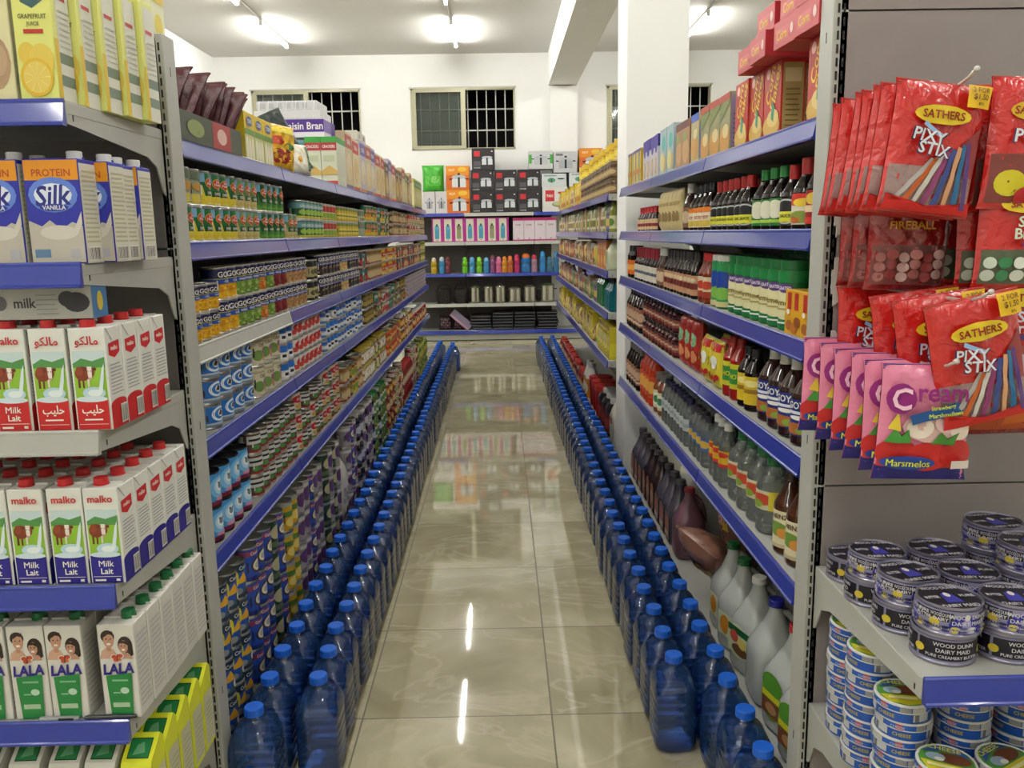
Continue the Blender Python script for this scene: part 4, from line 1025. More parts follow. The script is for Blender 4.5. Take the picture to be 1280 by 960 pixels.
def bottle_rows():
    rows = [(-.681, 2.062, -.727, 9.758, 49, 'row against the cans'), (-.547, 2.217, -.572, 9.6, 48, 'aisle row before the cans'),
            (.486, 2.292, .463, 10.05, 49, 'aisle row before the sauces'), (.617, 1.838, .603, 10.1, 52, 'row against the sauces')]
    for x0, y0, x1, y1, n, wd in rows:
        for i in range(n):
            t = i/(n-1)
            x = x0 + (x1-x0)*t + RND.uniform(-.005, .005)
            y = y0 + (y1-y0)*t + RND.uniform(-.002, .002)
            far = wd.startswith('aisle row before the cans') and i == n-3
            if far:
                x += .03
            o = put(WB, x, y, 0.0005, RND.uniform(-.03, .03), f"blue water bottle with blue cap, {nth(i+1)} from near end, {wd}", f'blue water bottles, {wd}')
            if i == 0 and wd == 'row against the cans':
                k = ob('label', WBL.mesh('label'), o); k['label'] = 'silver oval brand label'
bottle_rows()

# ------------------------------------------------------------------ canned goods side (faces +X)
T, S2, S3, S4, S5, S0 = ('top canned-goods shelf', 'second canned-goods shelf', 'third canned-goods shelf', 'fourth canned-goods shelf', 'fifth canned-goods shelf', 'bottom canned-goods shelf')
z = ZL[1]
# second shelf, two tiers of vegetable cans
def stack2(side, shelf, z, y0, y1, lower, upper, xoff=0.):
    """two tiers whose lower and upper cans differ"""
    y = y0
    while y + lower.w <= y1 + .004:
        for t, p in ((0, lower), (1, upper)):
            x = FRONTX[side] + (-1 if side == 'L' else 1)*(p.d/2 + RND.uniform(0, .004))
            put(p, x, y+p.w/2, z + .0006 + t*lower.h, (PI/2 if side == 'L' else -PI/2) + RND.uniform(-.15, .15), label_for(p, shelf, TIERN[2][t]), f"{p.desc}s, {shelf}", near=y < NEAR_Y)
        y += lower.w + .002
stack2('L', S2, z, 2.045, 2.262, CORN, POTATO)
run('L', S2, z, 2.262, 2.55, CORN, 2)
run('L', S2, z, 2.552, 2.77, PEAR, 2)
run('L', S2, z, 2.80, 3.13, BEAN, 2)
run('L', S2, z, 3.14, 3.30, PEAR, 1)
run('L', S2, z, 3.36, 3.78, SMALLG, 2)
run('L', S2, z, 3.79, 4.08, SMALLR, 2)
run('L', S2, z, 4.12, 4.72, YELC, 2)
run('L', S2, z, 4.76, 4.92, TALLG, 1)
run('L', S2, z, 4.96, 6.0, [MIXV, TEALC, YELB, CORN], 2, mix=True, drop=.15)
run('L', S2, z, 6.15, 7.2, [BROWNC, OLIVE, TANB], 2, mix=True, drop=.15)
run('L', S2, z, 7.22, 8.3, [REDW, REDW, PINKB], 2, mix=True)
run('L', S2, z, 8.32, 8.7, [TANB, BROWNC], 2)
z = ZL[2]
run('L', S3, z, 2.03, 2.11, GPEA2, 2); run('L', S3, z, 2.115, 2.33, GCORN2, 2)
run('L', S3, z, 2.345, 2.50, GCORN, 2); run('L', S3, z, 2.502, 2.74, GPEA, 2); run('L', S3, z, 2.742, 2.83, GCAR, 2)
run('L', S3, z, 2.832, 2.92, GPEA, 2); run('L', S3, z, 2.922, 3.08, GKID, 2); run('L', S3, z, 3.082, 3.40, GPIN, 2)
run('L', S3, z, 3.45, 3.62, OLIVE, 2)
run('L', S3, z, 3.66, 4.15, GBLK, 2); run('L', S3, z, 4.152, 4.32, GCHK, 2); run('L', S3, z, 4.33, 4.65, GBLK, 2)
run('L', S3, z, 4.70, 4.98, [DKRED, TEALC], 2); run('L', S3, z, 5.0, 5.55, [TANB, YELB, TANB], 2, mix=True); run('L', S3, z, 5.56, 6.3, [YELB, YELB, PINKB], 2, mix=True)
run('L', S3, z, 6.35, 8.2, [PINKB, DKRED, TANB, REDW], 2, mix=True, drop=.1); run('L', S3, z, 8.22, 8.7, LIMEB, 2)
z = ZL[3]
run('L', S4, z, 2.03, 2.19, COWC, 2); run('L', S4, z, 2.20, 2.62, BLUEC, 3); run('L', S4, z, 2.64, 2.94, CREAMC, 2)
run('L', S4, z, 2.95, 3.12, PLATEC, 3); run('L', S4, z, 3.13, 3.62, FLOWC, 3); run('L', S4, z, 3.64, 4.72, [BWC, BWC, PLATEC], 3, mix=True, drop=.2)
run('L', S4, z, 4.78, 5.15, GOLDC, 2); run('L', S4, z, 5.18, 6.9, [TEALC, TEALC, PINKC, GOLDC, FLOWC], 2, mix=True, drop=.15); run('L', S4, z, 6.95, 8.7, STRC, 5)
z = ZL[4]
run('L', S5, z, 2.03, 2.55, SKYC, 2, rows=2); run('L', S5, z, 2.56, 3.08, BWRC, 3); run('L', S5, z, 3.1, 4.0, [REDO, REDO, BWRC], 3, mix=True, drop=.2)
run('L', S5, z, 4.05, 4.6, [YELG, TANB, GOLDC], 2, mix=True); run('L', S5, z, 4.62, 5.6, [JARW, YELG, JARW, ORGC], 2, mix=True); run('L', S5, z, 5.62, 6.4, [ORGC, ORGC, PINKC, YELB], 2, mix=True); run('L', S5, z, 6.42, 7.3, [BRNJ, JARW, ORGC], 2, mix=True); run('L', S5, z, 7.32, 8.65, [REDJ, BRNJ, REDJ, ORGC], 1)
z = .13
run('L', S0, z, 2.03, 2.42, COCO, 4); run('L', S0, z, 2.425, 2.66, COCO2, 4); run('L', S0, z, 2.67, 2.86, [GRNB, COCO2], 4); run('L', S0, z, 2.865, 3.04, YCAN, 4)
run('L', S0, z, 3.05, 3.5, [PURC, PURC, COCO2], 4); run('L', S0, z, 3.52, 3.85, [GRNB, PURC], 4); run('L', S0, z, 3.86, 4.05, WBAG, 1); run('L', S0, z, 4.06, 4.33, [PURC, COCO2], .46); run('L', S0, z, 4.35, 5.2, [DJAR, DJAR, PURC, GLID], .46, mix=True)
run('L', S0, z, 5.22, 5.8, [GLID, KETJ, BRNJ], .46, mix=True); run('L', S0, z, 5.82, 7.6, [KETJ, REDJ, KETJ, BRNJ, REDW], .48, mix=True); run('L', S0, z, 7.65, 8.65, [GYP, GYP, LIMEB], .46, mix=True)

# top shelf
z = ZL[0]
def choc_tray():
    t = MB()
    # open display carton leaning back, cut away at the front
    L, D, H = .5, .23, .15
    for (x0, y0, z0, x1, y1, z1) in ((-L/2, -D/2, 0, L/2, D/2, .003), (-L/2, D/2-.003, 0, L/2, D/2, H), (-L/2, -D/2, 0, L/2, -D/2+.003, .07)):
        t.box(x0, y0, z0, x1, y1, z1, CARD)
    for s in (-1, 1):
        t.prism([(-D/2, 0), (D/2, 0), (D/2, H), (D/2-.04, H), (-D/2, .07)], s*L/2-.0015, s*L/2+.0015, 'x', CARD)
    t.art(plane((0, -D/2, 0), (1,0,0), (0,0,1)), L, .07, [('r', -.5, 0, .5, 1, '#26331c'), ('r', .0, .02, .3, .98, '#9c141c'), ('e', .15, .5, .08, .3, '#d8b0a8'), ('e', -.25, .5, .12, .3, '#7d8a4a')])
    o = ob('display_carton', t.mesh('display_carton'), None, (-.87, 2.31, z+.001), PI/2)
    tag(o, 'brown cardboard display carton holding maroon snack bags above the cans', 'carton')
    for i in range(12):
        bx = 2.075 + i*.04
        put(CHOC, -.86 + RND.uniform(-.012, .012), bx, z+.022, RND.uniform(-.12, .12), f"dark maroon snack bag, {nth(i+1)} from near end of the cardboard display carton", 'maroon snack bags in the display carton', tilt=(-.8+RND.uniform(-.06, .06), RND.uniform(-.05, .05)))
choc_tray()
run('L', T, z, 2.69, 3.02, YBOX, 1, xoff=.01)
put(YBOX, -.87, 2.84, z+.001, PI/2, 'yellow corn snack box standing behind the front yellow boxes', 'yellow corn snack boxes')
put(RYBAG, -.80, 3.13, z+.002, PI/2-.75, 'red and yellow snack bag, first of two beside the yellow boxes', 'red and yellow snack bags', tilt=(-.1, .12))
put(RYBAG, -.845, 3.22, z+.002, PI/2-.5, 'red and yellow snack bag, second of two, nearer the dark bag', 'red and yellow snack bags', tilt=(-.3, -.1))
put(DAISY, -.785, 3.36, z+.002, PI/2-.5, 'white bag with yellow flower in front of the dark green bag', None, tilt=(-.2, 0))
put(DKBAG, -.80, 3.5, z+.012, PI/2-1.0, 'dark green bag slumped behind the white flower bag', None, tilt=(-.2, -.45))
for c, xx in enumerate((-.80, -.876, -.952, -1.028)):
    for r in range(3):
        p = CRACK if c < 2 else TEALB
        put(p, xx, 4.13+r*.076, z+.0008, 0, f"{p.desc}, {nth(r+1)} row back, {nth(c+1 if c < 2 else c-1)} from edge", 'tall cartons on the top canned-goods shelf')
def bran_case():
    b = MB()
    W, D, H = .33, .22, .085
    WH = M('#cfccd4', .3)
    b.box(-W/2, -D/2, 0, W/2, D/2, H, WH, .002)
    F = plane((0, -D/2, 0), (1,0,0), (0,0,1))
    b.art(F, W, H, [('r', -.5, .02, .5, .3, '#e4e1e6'), ('r', -.5, .3, .5, .98, '#4a2585'), ('t', 'Raisin Bran', .2, .63, .4, Wh, .57)])
    b.art(plane((W/2, 0, 0), (0,1,0), (0,0,1)), D, H, [('r', -.5, .3, .1, .98, '#7a62a8'), ('r', .1, .2, .5, .98, '#4a2585')])
    b.box(-W/2+.0, -D/2, H, W/2-.015, D/2, H+.04, M('#d9d8da', .25), .003)
    b.box(-W/2+.012, -D/2+.01, H+.04, W/2-.03, D/2-.01, H+.085, M('#d2d2d4', .25), .003)
    for i in range(7):
        b.tube([(-W/2+.02+i*W/7.6, -D/2-.001, H), (-W/2+.028+i*W/7.6, -D/2+.008, H+.085)], .0012, '#eeeeee', 4)
    for i in range(6):
        b.box(-W/2+.03+i*.04, -D/2+.0085, H+.05, -W/2+.055+i*.04, -D/2+.0095, H+.075, '#b9b9bd')
    o = ob('cereal_case', b.mesh('cereal_case'), None, (-.985, 4.25, ZL[0]+.227), -.04)
    tag(o, 'purple and white shrink-wrapped cereal case resting on the tall cartons', 'case')
bran_case()
run('L', T, z, 4.37, 4.80, [TH1, TH3], 1); run('L', T, z, 4.81, 5.6, [TH2, TH1, TH2, TH3], 1); run('L', T, z, 5.62, 6.6, [TH3, TH5, TH2], 1); run('L', T, z, 6.62, 7.7, [TH5, TH1, TH4], 1); run('L', T, z, 7.72, 8.65, TH4, 1)
LYB = cereal('carton_lid_box', 'pale carton lying flat', .3, .16, .05, '#cfcabb', [('r', -.3, .3, -.1, .7, '#a8a498'), ('r', .2, .25, .35, .75, '#55534c')], [])
put(LYB, -.86, 4.95, z+.286, PI/2, 'pale carton lying flat on the cereal boxes beyond the purple case', None)
JUICE_Y = 2.13

# ------------------------------------------------------------------ sauce side (faces -X), candy display to column
Q1, Q2, Q3, Q4, Q5, Q0 = ('top sauce shelf', 'second sauce shelf', 'third sauce shelf', 'fourth sauce shelf', 'fifth sauce shelf', 'bottom sauce shelf')
z = ZR[0]
run('R', Q1, z, 1.80, 2.07, CFLAKE, 1, xoff=.004); 
run('R', Q1, z, 2.135, 2.55, CFLAKE, 1, xoff=.004)
run('R', Q1, z, 2.58, 2.98, CEXTRA, 1, xoff=.004); run('R', Q1, z, 2.99, 3.12, CBLUE, 1, xoff=.004); run('R', Q1, z, 3.13, 3.39, CBROWN, 1, xoff=.004)
run('R', Q1, z, 3.41, 3.72, CAQUA, 1, xoff=.004); run('R', Q1, z, 3.74, 4.17, CPURP, 1, xoff=.004); run('R', Q1, z, 4.2, 4.65, CYEL, 1, xoff=.004)
def flat_cases():
    zz = ZR[0] + .181
    k = 0
    for lev, ys in enumerate(([1.86, 2.0, 2.17, 2.31], [1.86, 2.0, 2.16], [1.86, 2.0])):
        for y in ys:
            k += 1
            put(CFLAT, .735 + .012*lev + RND.uniform(-.008, .008), y, zz + lev*.0608, -PI/2 + RND.uniform(-.05, .05),
                f"red cereal carton lying flat, {nth(ys.index(y)+1)} from near end, {['lowest layer', 'middle layer', 'topmost layer'][lev]} on the red cereal boxes", 'red cereal cartons lying on the cereal boxes')
flat_cases()
for k, (yy) in enumerate((1.865, 2.0, 2.22, 2.35, 2.48)):
    put(CFLAKE, .668+.11, yy, z+.001, -PI/2, f"red cereal box in the rear row, {nth(k+1)} from near end, top sauce shelf", 'red cereal boxes in the rear row')
z = ZR[1]
run('R', Q2, z, 1.81, 1.95, SOYR, 1); run('R', Q2, z, 1.96, 2.04, SOYW, 1); run('R', Q2, z, 2.05, 2.12, SOYY, 1); run('R', Q2, z, 2.13, 2.36, SOYG, 1); run('R', Q2, z, 2.40, 2.82, SOYY, 1)
run('R', Q2, z, 2.84, 3.15, SOYO, 1); run('R', Q2, z, 3.17, 3.26, WCB, 1); run('R', Q2, z, 3.28, 3.72, TANP, 1); run('R', Q2, z, 3.85, 4.3, TABA, 1, gap=.03)
run('R', Q2, z, 2.0, 3.1, SOYY, 1, xoff=.085); run('R', Q2, z, 3.15, 3.7, DKS, 1, xoff=.085)
z = ZR[2]
run('R', Q3, z, 1.81, 2.02, YSOUP, 1); run('R', Q3, z, 2.06, 2.40, DOME, 1, xoff=.085)
run('R', Q3, z, 2.03, 2.62, PARM, 1); run('R', Q3, z, 2.63, 2.80, PARMB, 1); run('R', Q3, z, 2.82, 3.0, REDC, 1); run('R', Q3, z, 3.02, 3.6, DKS, 1); run('R', Q3, z, 3.62, 3.76, WCB, 1)
run('R', Q3, z, 3.78, 4.4, RCB, 1); run('R', Q3, z, 4.45, 4.62, ORJ, 1)
run('R', Q3, z, 2.42, 2.75, PARM, 1, xoff=.085); run('R', Q3, z, 2.8, 3.9, RCB, 1, xoff=.08)
z = ZR[3]
run('R', Q4, z, 1.81, 2.28, MALTA, 1); run('R', Q4, z, 1.85, 2.5, MALTA, 1, xoff=.092); run('R', Q4, z, 2.30, 2.45, YMUS, 1); run('R', Q4, z, 2.46, 2.61, KETCH, 1)
run('R', Q4, z, 2.63, 2.9, CHERP, 1); run('R', Q4, z, 2.63, 2.9, CHERP, 1, xoff=.06); run('R', Q4, z, 2.95, 3.28, REDP, 1); run('R', Q4, z, 3.32, 4.1, SALS, 2); run('R', Q4, z, 4.15, 4.65, DKTALL, 1)
z = ZR[4]
run('R', Q5, z, 1.81, 1.9, PURPB, 1); run('R', Q5, z, 1.91, 2.09, HEINZ, 1); run('R', Q5, z, 1.85, 2.1, HEINZ, 1, xoff=.09)
run('R', Q5, z, 2.14, 2.54, CVIN, 1); run('R', Q5, z, 2.16, 2.6, CVIN, 1, xoff=.1); run('R', Q5, z, 2.56, 2.78, CYLB, 1); run('R', Q5, z, 2.8, 3.07, CBLB, 1); run('R', Q5, z, 3.09, 3.6, CDKC, 1); run('R', Q5, z, 2.8, 3.6, CDKC, 1, xoff=.07)
run('R', Q5, z, 3.62, 3.82, GREYC, 1); run('R', Q5, z, 3.84, 4.2, ORBT, 1); run('R', Q5, z, 4.22, 4.65, DKTALL, 1)
# bottom deck: gallon jugs, rice bags, syrup jugs
z = .121
JVIN = jug('vinegar_jug', 'clear vinegar jug', .135, .135, .31, CLEARG, M('#1c5c30', .35), (.05, .13, .6, [('e', 0, .5, .35, .4, '#c9862c')], '#c9d0b0'), 'dark green screw cap')
JOPEN = jug('open_vinegar_jug', 'clear jug', .14, .14, .31, CLEARG, WC, (.06, .15, .8, [('r', -.5, .75, .5, 1, '#1f5a34'), ('e', -.2, .62, .2, .22, '#b84a3a'), ('e', .1, .2, .4, .2, '#6a4a2c'), ('e', .2, .5, .2, .2, '#d8c46a')], '#c3cfa8'), None, cap=True)
JBLUE = jug('water_jug', 'clear grey jug', .145, .145, .31, CLEARG, M('#1d1f86', .35), None, 'dark blue screw cap')
JRED = jug('cleaner_jug', 'clear jug with yellow brown label', .145, .145, .31, CLEARG, M('#b5201f', .35), (.05, .16, .63, [('e', 0, .85, .52, .3, '#4f8a2c'), ('r', -.5, .44, .5, .6, '#d3cf2c'), ('r', -.5, .0, .5, .42, '#7a4a30'), ('e', 0, .2, .3, .14, '#b58a5a')], '#7a9a3c'), 'red screw cap')
JGREY = jug('syrup_jug', 'dark syrup jug with pale shoulder', .12, .12, .29, M('#4a4650', .2, trans=.1), M('#4e4d50', .4), (.03, .14, .75, [('e', 0, .6, .3, .3, '#b5746a'), ('r', -.4, .05, .4, .3, '#d8c9b5')], '#8a6a5c'), 'grey cap')
JPINK = jug('pink_jug', 'dusky pink jug', .145, .13, .3, M('#74505c', .3, trans=.1), M('#8e2a34', .4), None, 'red cap')
JDARK = jug('soy_jug', 'dark brown jug', .11, .11, .29, M('#2a1c18', .12), M('#5d5a5c', .4), (.04, .15, .75, [('e', 0, .5, .35, .3, '#b8a48a')], '#8a5a4a'), 'grey cap')
X0 = .72
def one(p, x, y, rz, label, grp=None, zz=None, tilt=None):
    return put(p, x, y, z if zz is None else zz, rz, label, grp, True, tilt)
a = -PI/2
one(JRED, X0+.075, 1.995, a+.25, 'clear jug with red cap and yellow brown label beside the grey upright', 'jugs with yellow brown label')
one(JRED, X0+.08, 2.15, a+.25, 'clear jug with red cap and yellow brown label, behind its twin', 'jugs with yellow brown label')
one(JBLUE, X0+.075, 2.315, a, 'clear grey jug with dark blue cap, no label')
one(JOPEN, X0+.075, 2.48, a+.3, 'clear jug with white neck and green fruit label')
one(JVIN, X0+.07, 2.63, a+.3, 'clear vinegar jug with green cap and orange label, first of two', 'clear green capped vinegar jugs')
one(JVIN, X0+.075, 2.775, a+.1, 'clear vinegar jug with green cap beside the brown rice bags', 'clear green capped vinegar jugs')
RICE = pouch('rice_sack', 'brown rice sack in clear plastic', .27, .35, .13, M('#7d5647', .25, coat=.8, crumple=.25), [('r', -.3, .6, .3, .8, '#c9a92c'), ('e', -.05, .7, .2, .08, '#b52a24'), ('t', 'RICE', .0, .7, .07, Wh, .4), ('r', -.4, .3, .4, .34, '#8a6454')], 3, wob=.08, crimp='#9a7a6c')
one(RICE, X0+.20, 3.0, a+.35, 'brown rice sack slumped towards the water bottles beside the clear jugs', 'brown rice sacks', z+.05, (.85, .12))
one(RICE, X0+.24, 3.23, a-.05, 'brown rice sack standing upright behind the slumped sack', 'brown rice sacks', z+.012, (.12, .05))
one(JPINK, X0+.07, 3.45, a, 'dusky pink jug beside the brown rice sacks')
for k in range(3):
    one(JGREY, X0+.065, 3.60+k*.13, a, f"dark syrup jug with pale shoulder, {nth(k+1)} beyond the pink jug", 'dark syrup jugs')
for k in range(3):
    one(JDARK, X0+.06, 3.985+k*.118, a, f"dark brown jug, {nth(k+1)} beyond the syrup jugs", 'dark brown jugs')
for k in range(3):
    one(JGREY, X0+.065, 4.355+k*.125, a, f"dark syrup jug with pale shoulder, {nth(k+1)} beyond the dark brown jugs", 'tall syrup jugs')

# ------------------------------------------------------------------ beyond the column
z = .121
P1, P2, P3, P4, P5, P0 = ('top shelf past column', 'second shelf past column', 'third shelf past column', 'fourth shelf past column', 'fifth shelf past column', 'bottom shelf past column')
run('R', 'bottom shelf past column', .121, 7.15, 10.0, [KETJ, DJAR, REDJ, KETJ], 1, mix=True, gap=.012)
run('R', P1, ZR[0], 5.33, 7.3, FBROWN, 2); run('R', P1, ZR[0], 7.35, 10.0, [FYBAG, FYBX, FWJ, FYBAG], 1, mix=True, gap=.02); run('R', P1, ZR[0], 5.5, 8.6, FYEL, [3, 2, 2, 3, 2], xoff=.1, drop=.25)
run('R', P2, ZR[1], 5.33, 10.0, [FOLV, FPUR, FOLV, FGJ, FWJ, FBRX], 1, mix=True, gap=.012)
FJUG = jug('bleach_jug', 'pale jug', .13, .12, .22, M('#c9cfae', .35), M('#2c2048', .35), (.03, .13, .6, [('r', -.3, .1, .3, .9, '#7d9a5a')], '#d6d9c2'), 'dark purple cap')
put(FJUG, .735, 5.42, ZR[2], -PI/2, 'pale jug with purple cap next to the white column', None)
run('R', P3, ZR[2], 5.52, 6.15, FORB, 1); run('R', P3, ZR[2], 6.18, 10.0, [FYPK, FBRX, FBRP, FREDP, FWJ], 1, mix=True, gap=.014)
run('R', P4, ZR[3], 5.33, 5.72, FTEAL, 1, gap=.01); run('R', P4, ZR[3], 5.74, 6.1, FDKG, 1); run('R', P4, ZR[3], 6.12, 10.0, [FGRP, FREDP, FBRP, FBRX, FPUR, REDJ], 1, mix=True, gap=.014)
run('R', P5, ZR[4], 5.33, 6.0, FYBX, 1, gap=.012); run('R', P5, ZR[4], 6.02, 10.0, [FBRX, FYPK, FBRP, BRNJ, FYBX], 1, mix=True, gap=.014)
FWHT = jug('detergent_jug', 'white jug', .2, .17, .4, M('#d0cdbf', .35), M('#1c1a1c', .35), (.06, .2, .7, [('e', 0, .75, .4, .18, '#a02438'), ('r', -.35, .1, .35, .5, '#b9bbb0')], '#c4c5ba'), 'black cap')
put(FWHT, .79, 5.38, .121, -PI/2, 'white detergent jug with black cap at the foot of the column', 'white detergent jugs')
for k in range(3):
    put(FBKT, .79, 5.62 + k*.205, .121, -PI/2, f"black tub with white lid, {nth(k+1)} from the column, {P0}", 'black tubs beyond the column', False)
for k in range(3):
    put(FBUCK, .79, 6.26 + k*.21, .121, -PI/2, f"red lidded tub, {nth(k+1)} from the black tubs, {P0}", 'red tubs beyond the column', False)
FMOP = bottle('floor_cleaner_bottle', 'white and orange bottle', [(.05, 0), (.056, .006), (.056, .2), (.03, .27), (.025, .29)], M('#cfcfc8', .3), .03, .03, M('#b8bab6', .35), (.03, .19, '#c9862c', [('e', 0, .5, .5, .3, '#e0dccb')]))
for k in range(2):
    put(FMOP, .74, 6.86 + k*.16, .121, -PI/2, f"white and orange cleaner bottle, {nth(k+1)} from the red tubs, {P0}", 'cleaner bottles beyond the red tubs', False)
# ------------------------------------------------------------------ milk display end (faces the camera)
FY = 1.556
def sheet(p, cols, rows, zz, c0, shelf, dx=.0015, dy=.002, shift=0., grp=None, skip=(), jit=.0015):
    """cartons in columns (right edge x, ...) and rows going back"""
    for ci, xr in enumerate(cols):
        for r in range(rows):
            if (ci, r) in skip:
                continue
            x = xr - p.w/2 + shift*r + RND.uniform(-jit, jit)
            y = FY + p.d/2 + r*(p.d+dy)
            lb = f"{p.desc}, {nth(r+1)} row back, {nth(ci+1+c0)} column from the upright"
            put(p, x, y, zz, RND.uniform(-.015, .015), lb, grp or f"{p.desc}s, {shelf}", True)

def malko(name, desc, band, arabic=False):
    fr = [('r', -.44, .3, .44, .78, '#8dbb3a'), ('r', -.44, .66, .44, .78, '#c3d6d8'), ('p', [(-.44, .66), (-.2, .71), (.1, .68), (.44, .72), (.44, .62), (-.44, .62)], '#4f8a4a'),
          ('r', -.34, .42, -.28, .54, '#5f2616'), ('r', -.22, .42, -.17, .52, '#6a2c1a'), ('r', -.08, .43, -.03, .53, '#e0d6ca'), ('e', -.2, .56, .21, .072, '#7a3520'), ('e', -.28, .585, .1, .045, '#8a4028'), ('e', .0, .575, .13, .06, '#83402a'), ('e', -.13, .6, .04, .018, '#6a2c1a'), ('e', .14, .605, .05, .016, '#6a2c1a'), ('p', [(-.06, .63), (.07, .63), (.06, .53), (.03, .495), (-.02, .495), (-.05, .54)], '#eae2d8'), ('e', .005, .51, .04, .014, '#c99a8c'), ('e', -.035, .585, .012, .007, '#2a1a14'), ('e', .045, .585, .012, .007, '#2a1a14'),
          ('e', .08, .37, .32, .06, '#b9d8e6'), ('p', [(.2, .38), (.34, .6), (.42, .66), (.38, .5), (.3, .36)], '#dcebf0'), ('e', .1, .37, .2, .035, '#e6f0f4'),
          ('r', -.44, .01, .44, .3, band), ('e', .0, .31, .44, .03, '#cfe0e8')]
    if arabic:
        fr += [('t', '\uFEEE\uFEDC\uFEDF\uFE8E\uFEE3', 0, .87, .11, '#b8242a', .7), ('t', '\uFE90\uFEF4\uFEE0\uFEA3', 0, .2, .11, Wh, .6), ('r', -.25, .1, .25, .115, Wh), ('r', -.4, .06, .4, .064, Wh)]
    else:
        fr += [('t', 'malko', 0, .89, .075, '#c0242a', .78), ('t', 'Milk', 0, .215, .062, Wh, .55), ('t', 'Lait', 0, .135, .062, Wh, .5), ('r', -.4, .075, .4, .08, Wh), ('r', -.36, .03, -.05, .05, Wh), ('r', .25, .03, .36, .055, Wh)]
    sd = [('r', -.5, .0, .5, .24, band), ('e', 0, .24, .5, .05, band), ('p', [(-.34, .84), (.34, .86), (.34, .74), (0, .69), (-.34, .73)], '#c0242a'), ('t', 'malko', 0, .79, .045, Wh, .55), ('p', [(-.48, 1), (-.42, 1), (-.06, .87), (-.1, .87)], '#9a9a96')]
    sd += lines(-.38, .38, .34, .66, 9, '#9a9a98', .3) + bars(.05, .45, .03, .22, 8)
    return carton(name, desc, .067, .067, .193, '#dedfd8', fr, sd, cap=(M('#c22a2c', .35), -.008, -.006, 'red screw cap'))
MRED = malko('milk_carton', 'red banded milk carton', '#bb2224')
MREDA = malko('milk_carton', 'red banded milk carton with Arabic lettering', '#bb2224', True)
MBLU = malko('milk_carton', 'blue banded milk carton', '#221b7e')
zz = 1.156
SH = 'third milk shelf'
sheet(MREDA, [-.736, -.810], 4, zz, 0, SH)
sheet(MRED, [-.884, -.958], 4, zz, 2, SH)
sheet(MBLU, [-.742, -.813, -.886, -.958, -1.03], 5, .849, 0, 'fourth milk shelf')
LAY = carton('milk_carton', 'pale grey carton lying on its flank', .068, .2, .062, '#a9a8a2', [('r', -.5, 0, .5, 1, '#3f6fa0'), ('e', 0, .5, .2, .3, '#c9b43a')], [('e', .36, .5, .12, .3, '#26262a'), ('e', .28, .6, .08, .24, '#2c2c30'), ('t', 'milk', -.1, .5, .3, '#3a3a3c', .2), ('e', -.32, .5, .06, .22, '#55555a')] + lines(.0, .2, .15, .85, 5, '#8a8a88'))
o = put(LAY, -.862, 1.60, zz+.2095, 0, 'pale grey carton lying across the red banded cartons', None); o.rotation_euler = (0, 0, PI/2 + .06)
# vanilla drink cartons
SILK = carton('vanilla_drink_carton', 'blue and orange vanilla drink carton', .1, .062, .185, '#2a2f9a',
    [('r', -.48, .8, .48, .99, '#d88f1e'), ('t', 'PROTEIN', 0, .87, .07, '#a8481c', .8), ('e', 0, .66, .44, .17, '#5f7fd0'), ('e', 0, .66, .34, .11, '#dfe6f2'), ('t', 'Silk', 0, .655, .2, '#252a7c', .66, .05, .2), ('e', 0, .54, .26, .035, '#2a3a9a'), ('t', 'VANILLA', 0, .54, .042, Wh, .42),
     ('p', [(-.48, .42), (-.25, .36), (-.1, .42), (.1, .33), (.3, .4), (.48, .36), (.48, .01), (-.48, .01)], '#b7b1a5'), ('e', .05, .3, .34, .07, '#cdc8be'), ('p', [(.3, .3), (.48, .5), (.48, .38), (.38, .28)], '#cbc6bc'), ('r', -.42, .06, -.14, .14, '#5a7a9a'), ('r', .22, .05, .4, .14, '#a9a9b0')],
    [('r', -.5, 0, .5, .96, '#d3d2c4')] + lines(-.42, .42, .2, .92, 16, '#b5b08c', .4) + bars(-.4, .3, .02, .16, 10), cap=(M('#d0d0cc', .35), .03, .0, 'white screw cap'))
for ci, xr in enumerate((-.752, -.861, -.972)):
    for r in range(4):
        put(SILK, xr - .05 + .008*(r % 2) + (.016 if ci == 0 and r > 0 else 0), FY + .031 + r*.064, 1.468, 0, f"{SILK.desc}, {nth(r+1)} row back, {nth(ci+1)} column from the slotted upright", 'vanilla drink cartons')
# grapefruit juice cartons
JUI = carton('juice_carton', 'pale yellow juice carton with orange slices', .068, .062, .235, '#d9dc7c',
    [('p', [(-.26, .82), (.3, .82), (.3, .71), (.02, .655), (-.26, .7)], '#3a5a5c'), ('r', -.2, .74, .24, .77, '#8fb0a8'), ('t', 'Pure', 0, .87, .06, '#3a4a4a', .5), ('t', 'GRAPEFRUIT', .0, .6, .034, '#6a6a3a', .72), ('t', 'JUICE', .0, .545, .036, '#6a6a3a', .42), ('r', -.25, .48, .25, .51, '#b5322c'),
     ('e', -.22, .34, .22, .08, '#d9bd4a'), ('e', .14, .29, .32, .12, '#dcc355'), ('e', -.02, .17, .42, .14, '#d6b030'), ('e', -.02, .17, .35, .115, '#e0c860')] + [('p', [(-.02, .17), (-.02+.33*math.cos(a), .17+.108*math.sin(a)), (-.02+.33*math.cos(a+.07), .17+.108*math.sin(a+.07))], '#eedf9a') for a in [i*.7 for i in range(9)]],
    [('r', -.28, .0, .5, .96, '#d6d6c8'), ('r', -.5, 0, -.28, .45, '#d9b82c'), ('r', -.28, .28, .5, .36, '#6a7a6a'), ('r', -.28, .12, .5, .2, '#6f7f70'), ('r', -.2, .74, .3, .77, '#b5322c')] + lines(-.2, .45, .4, .7, 7, '#b5b5a8'), cap=(M('#d6df3a', .4), .0, .012, None))
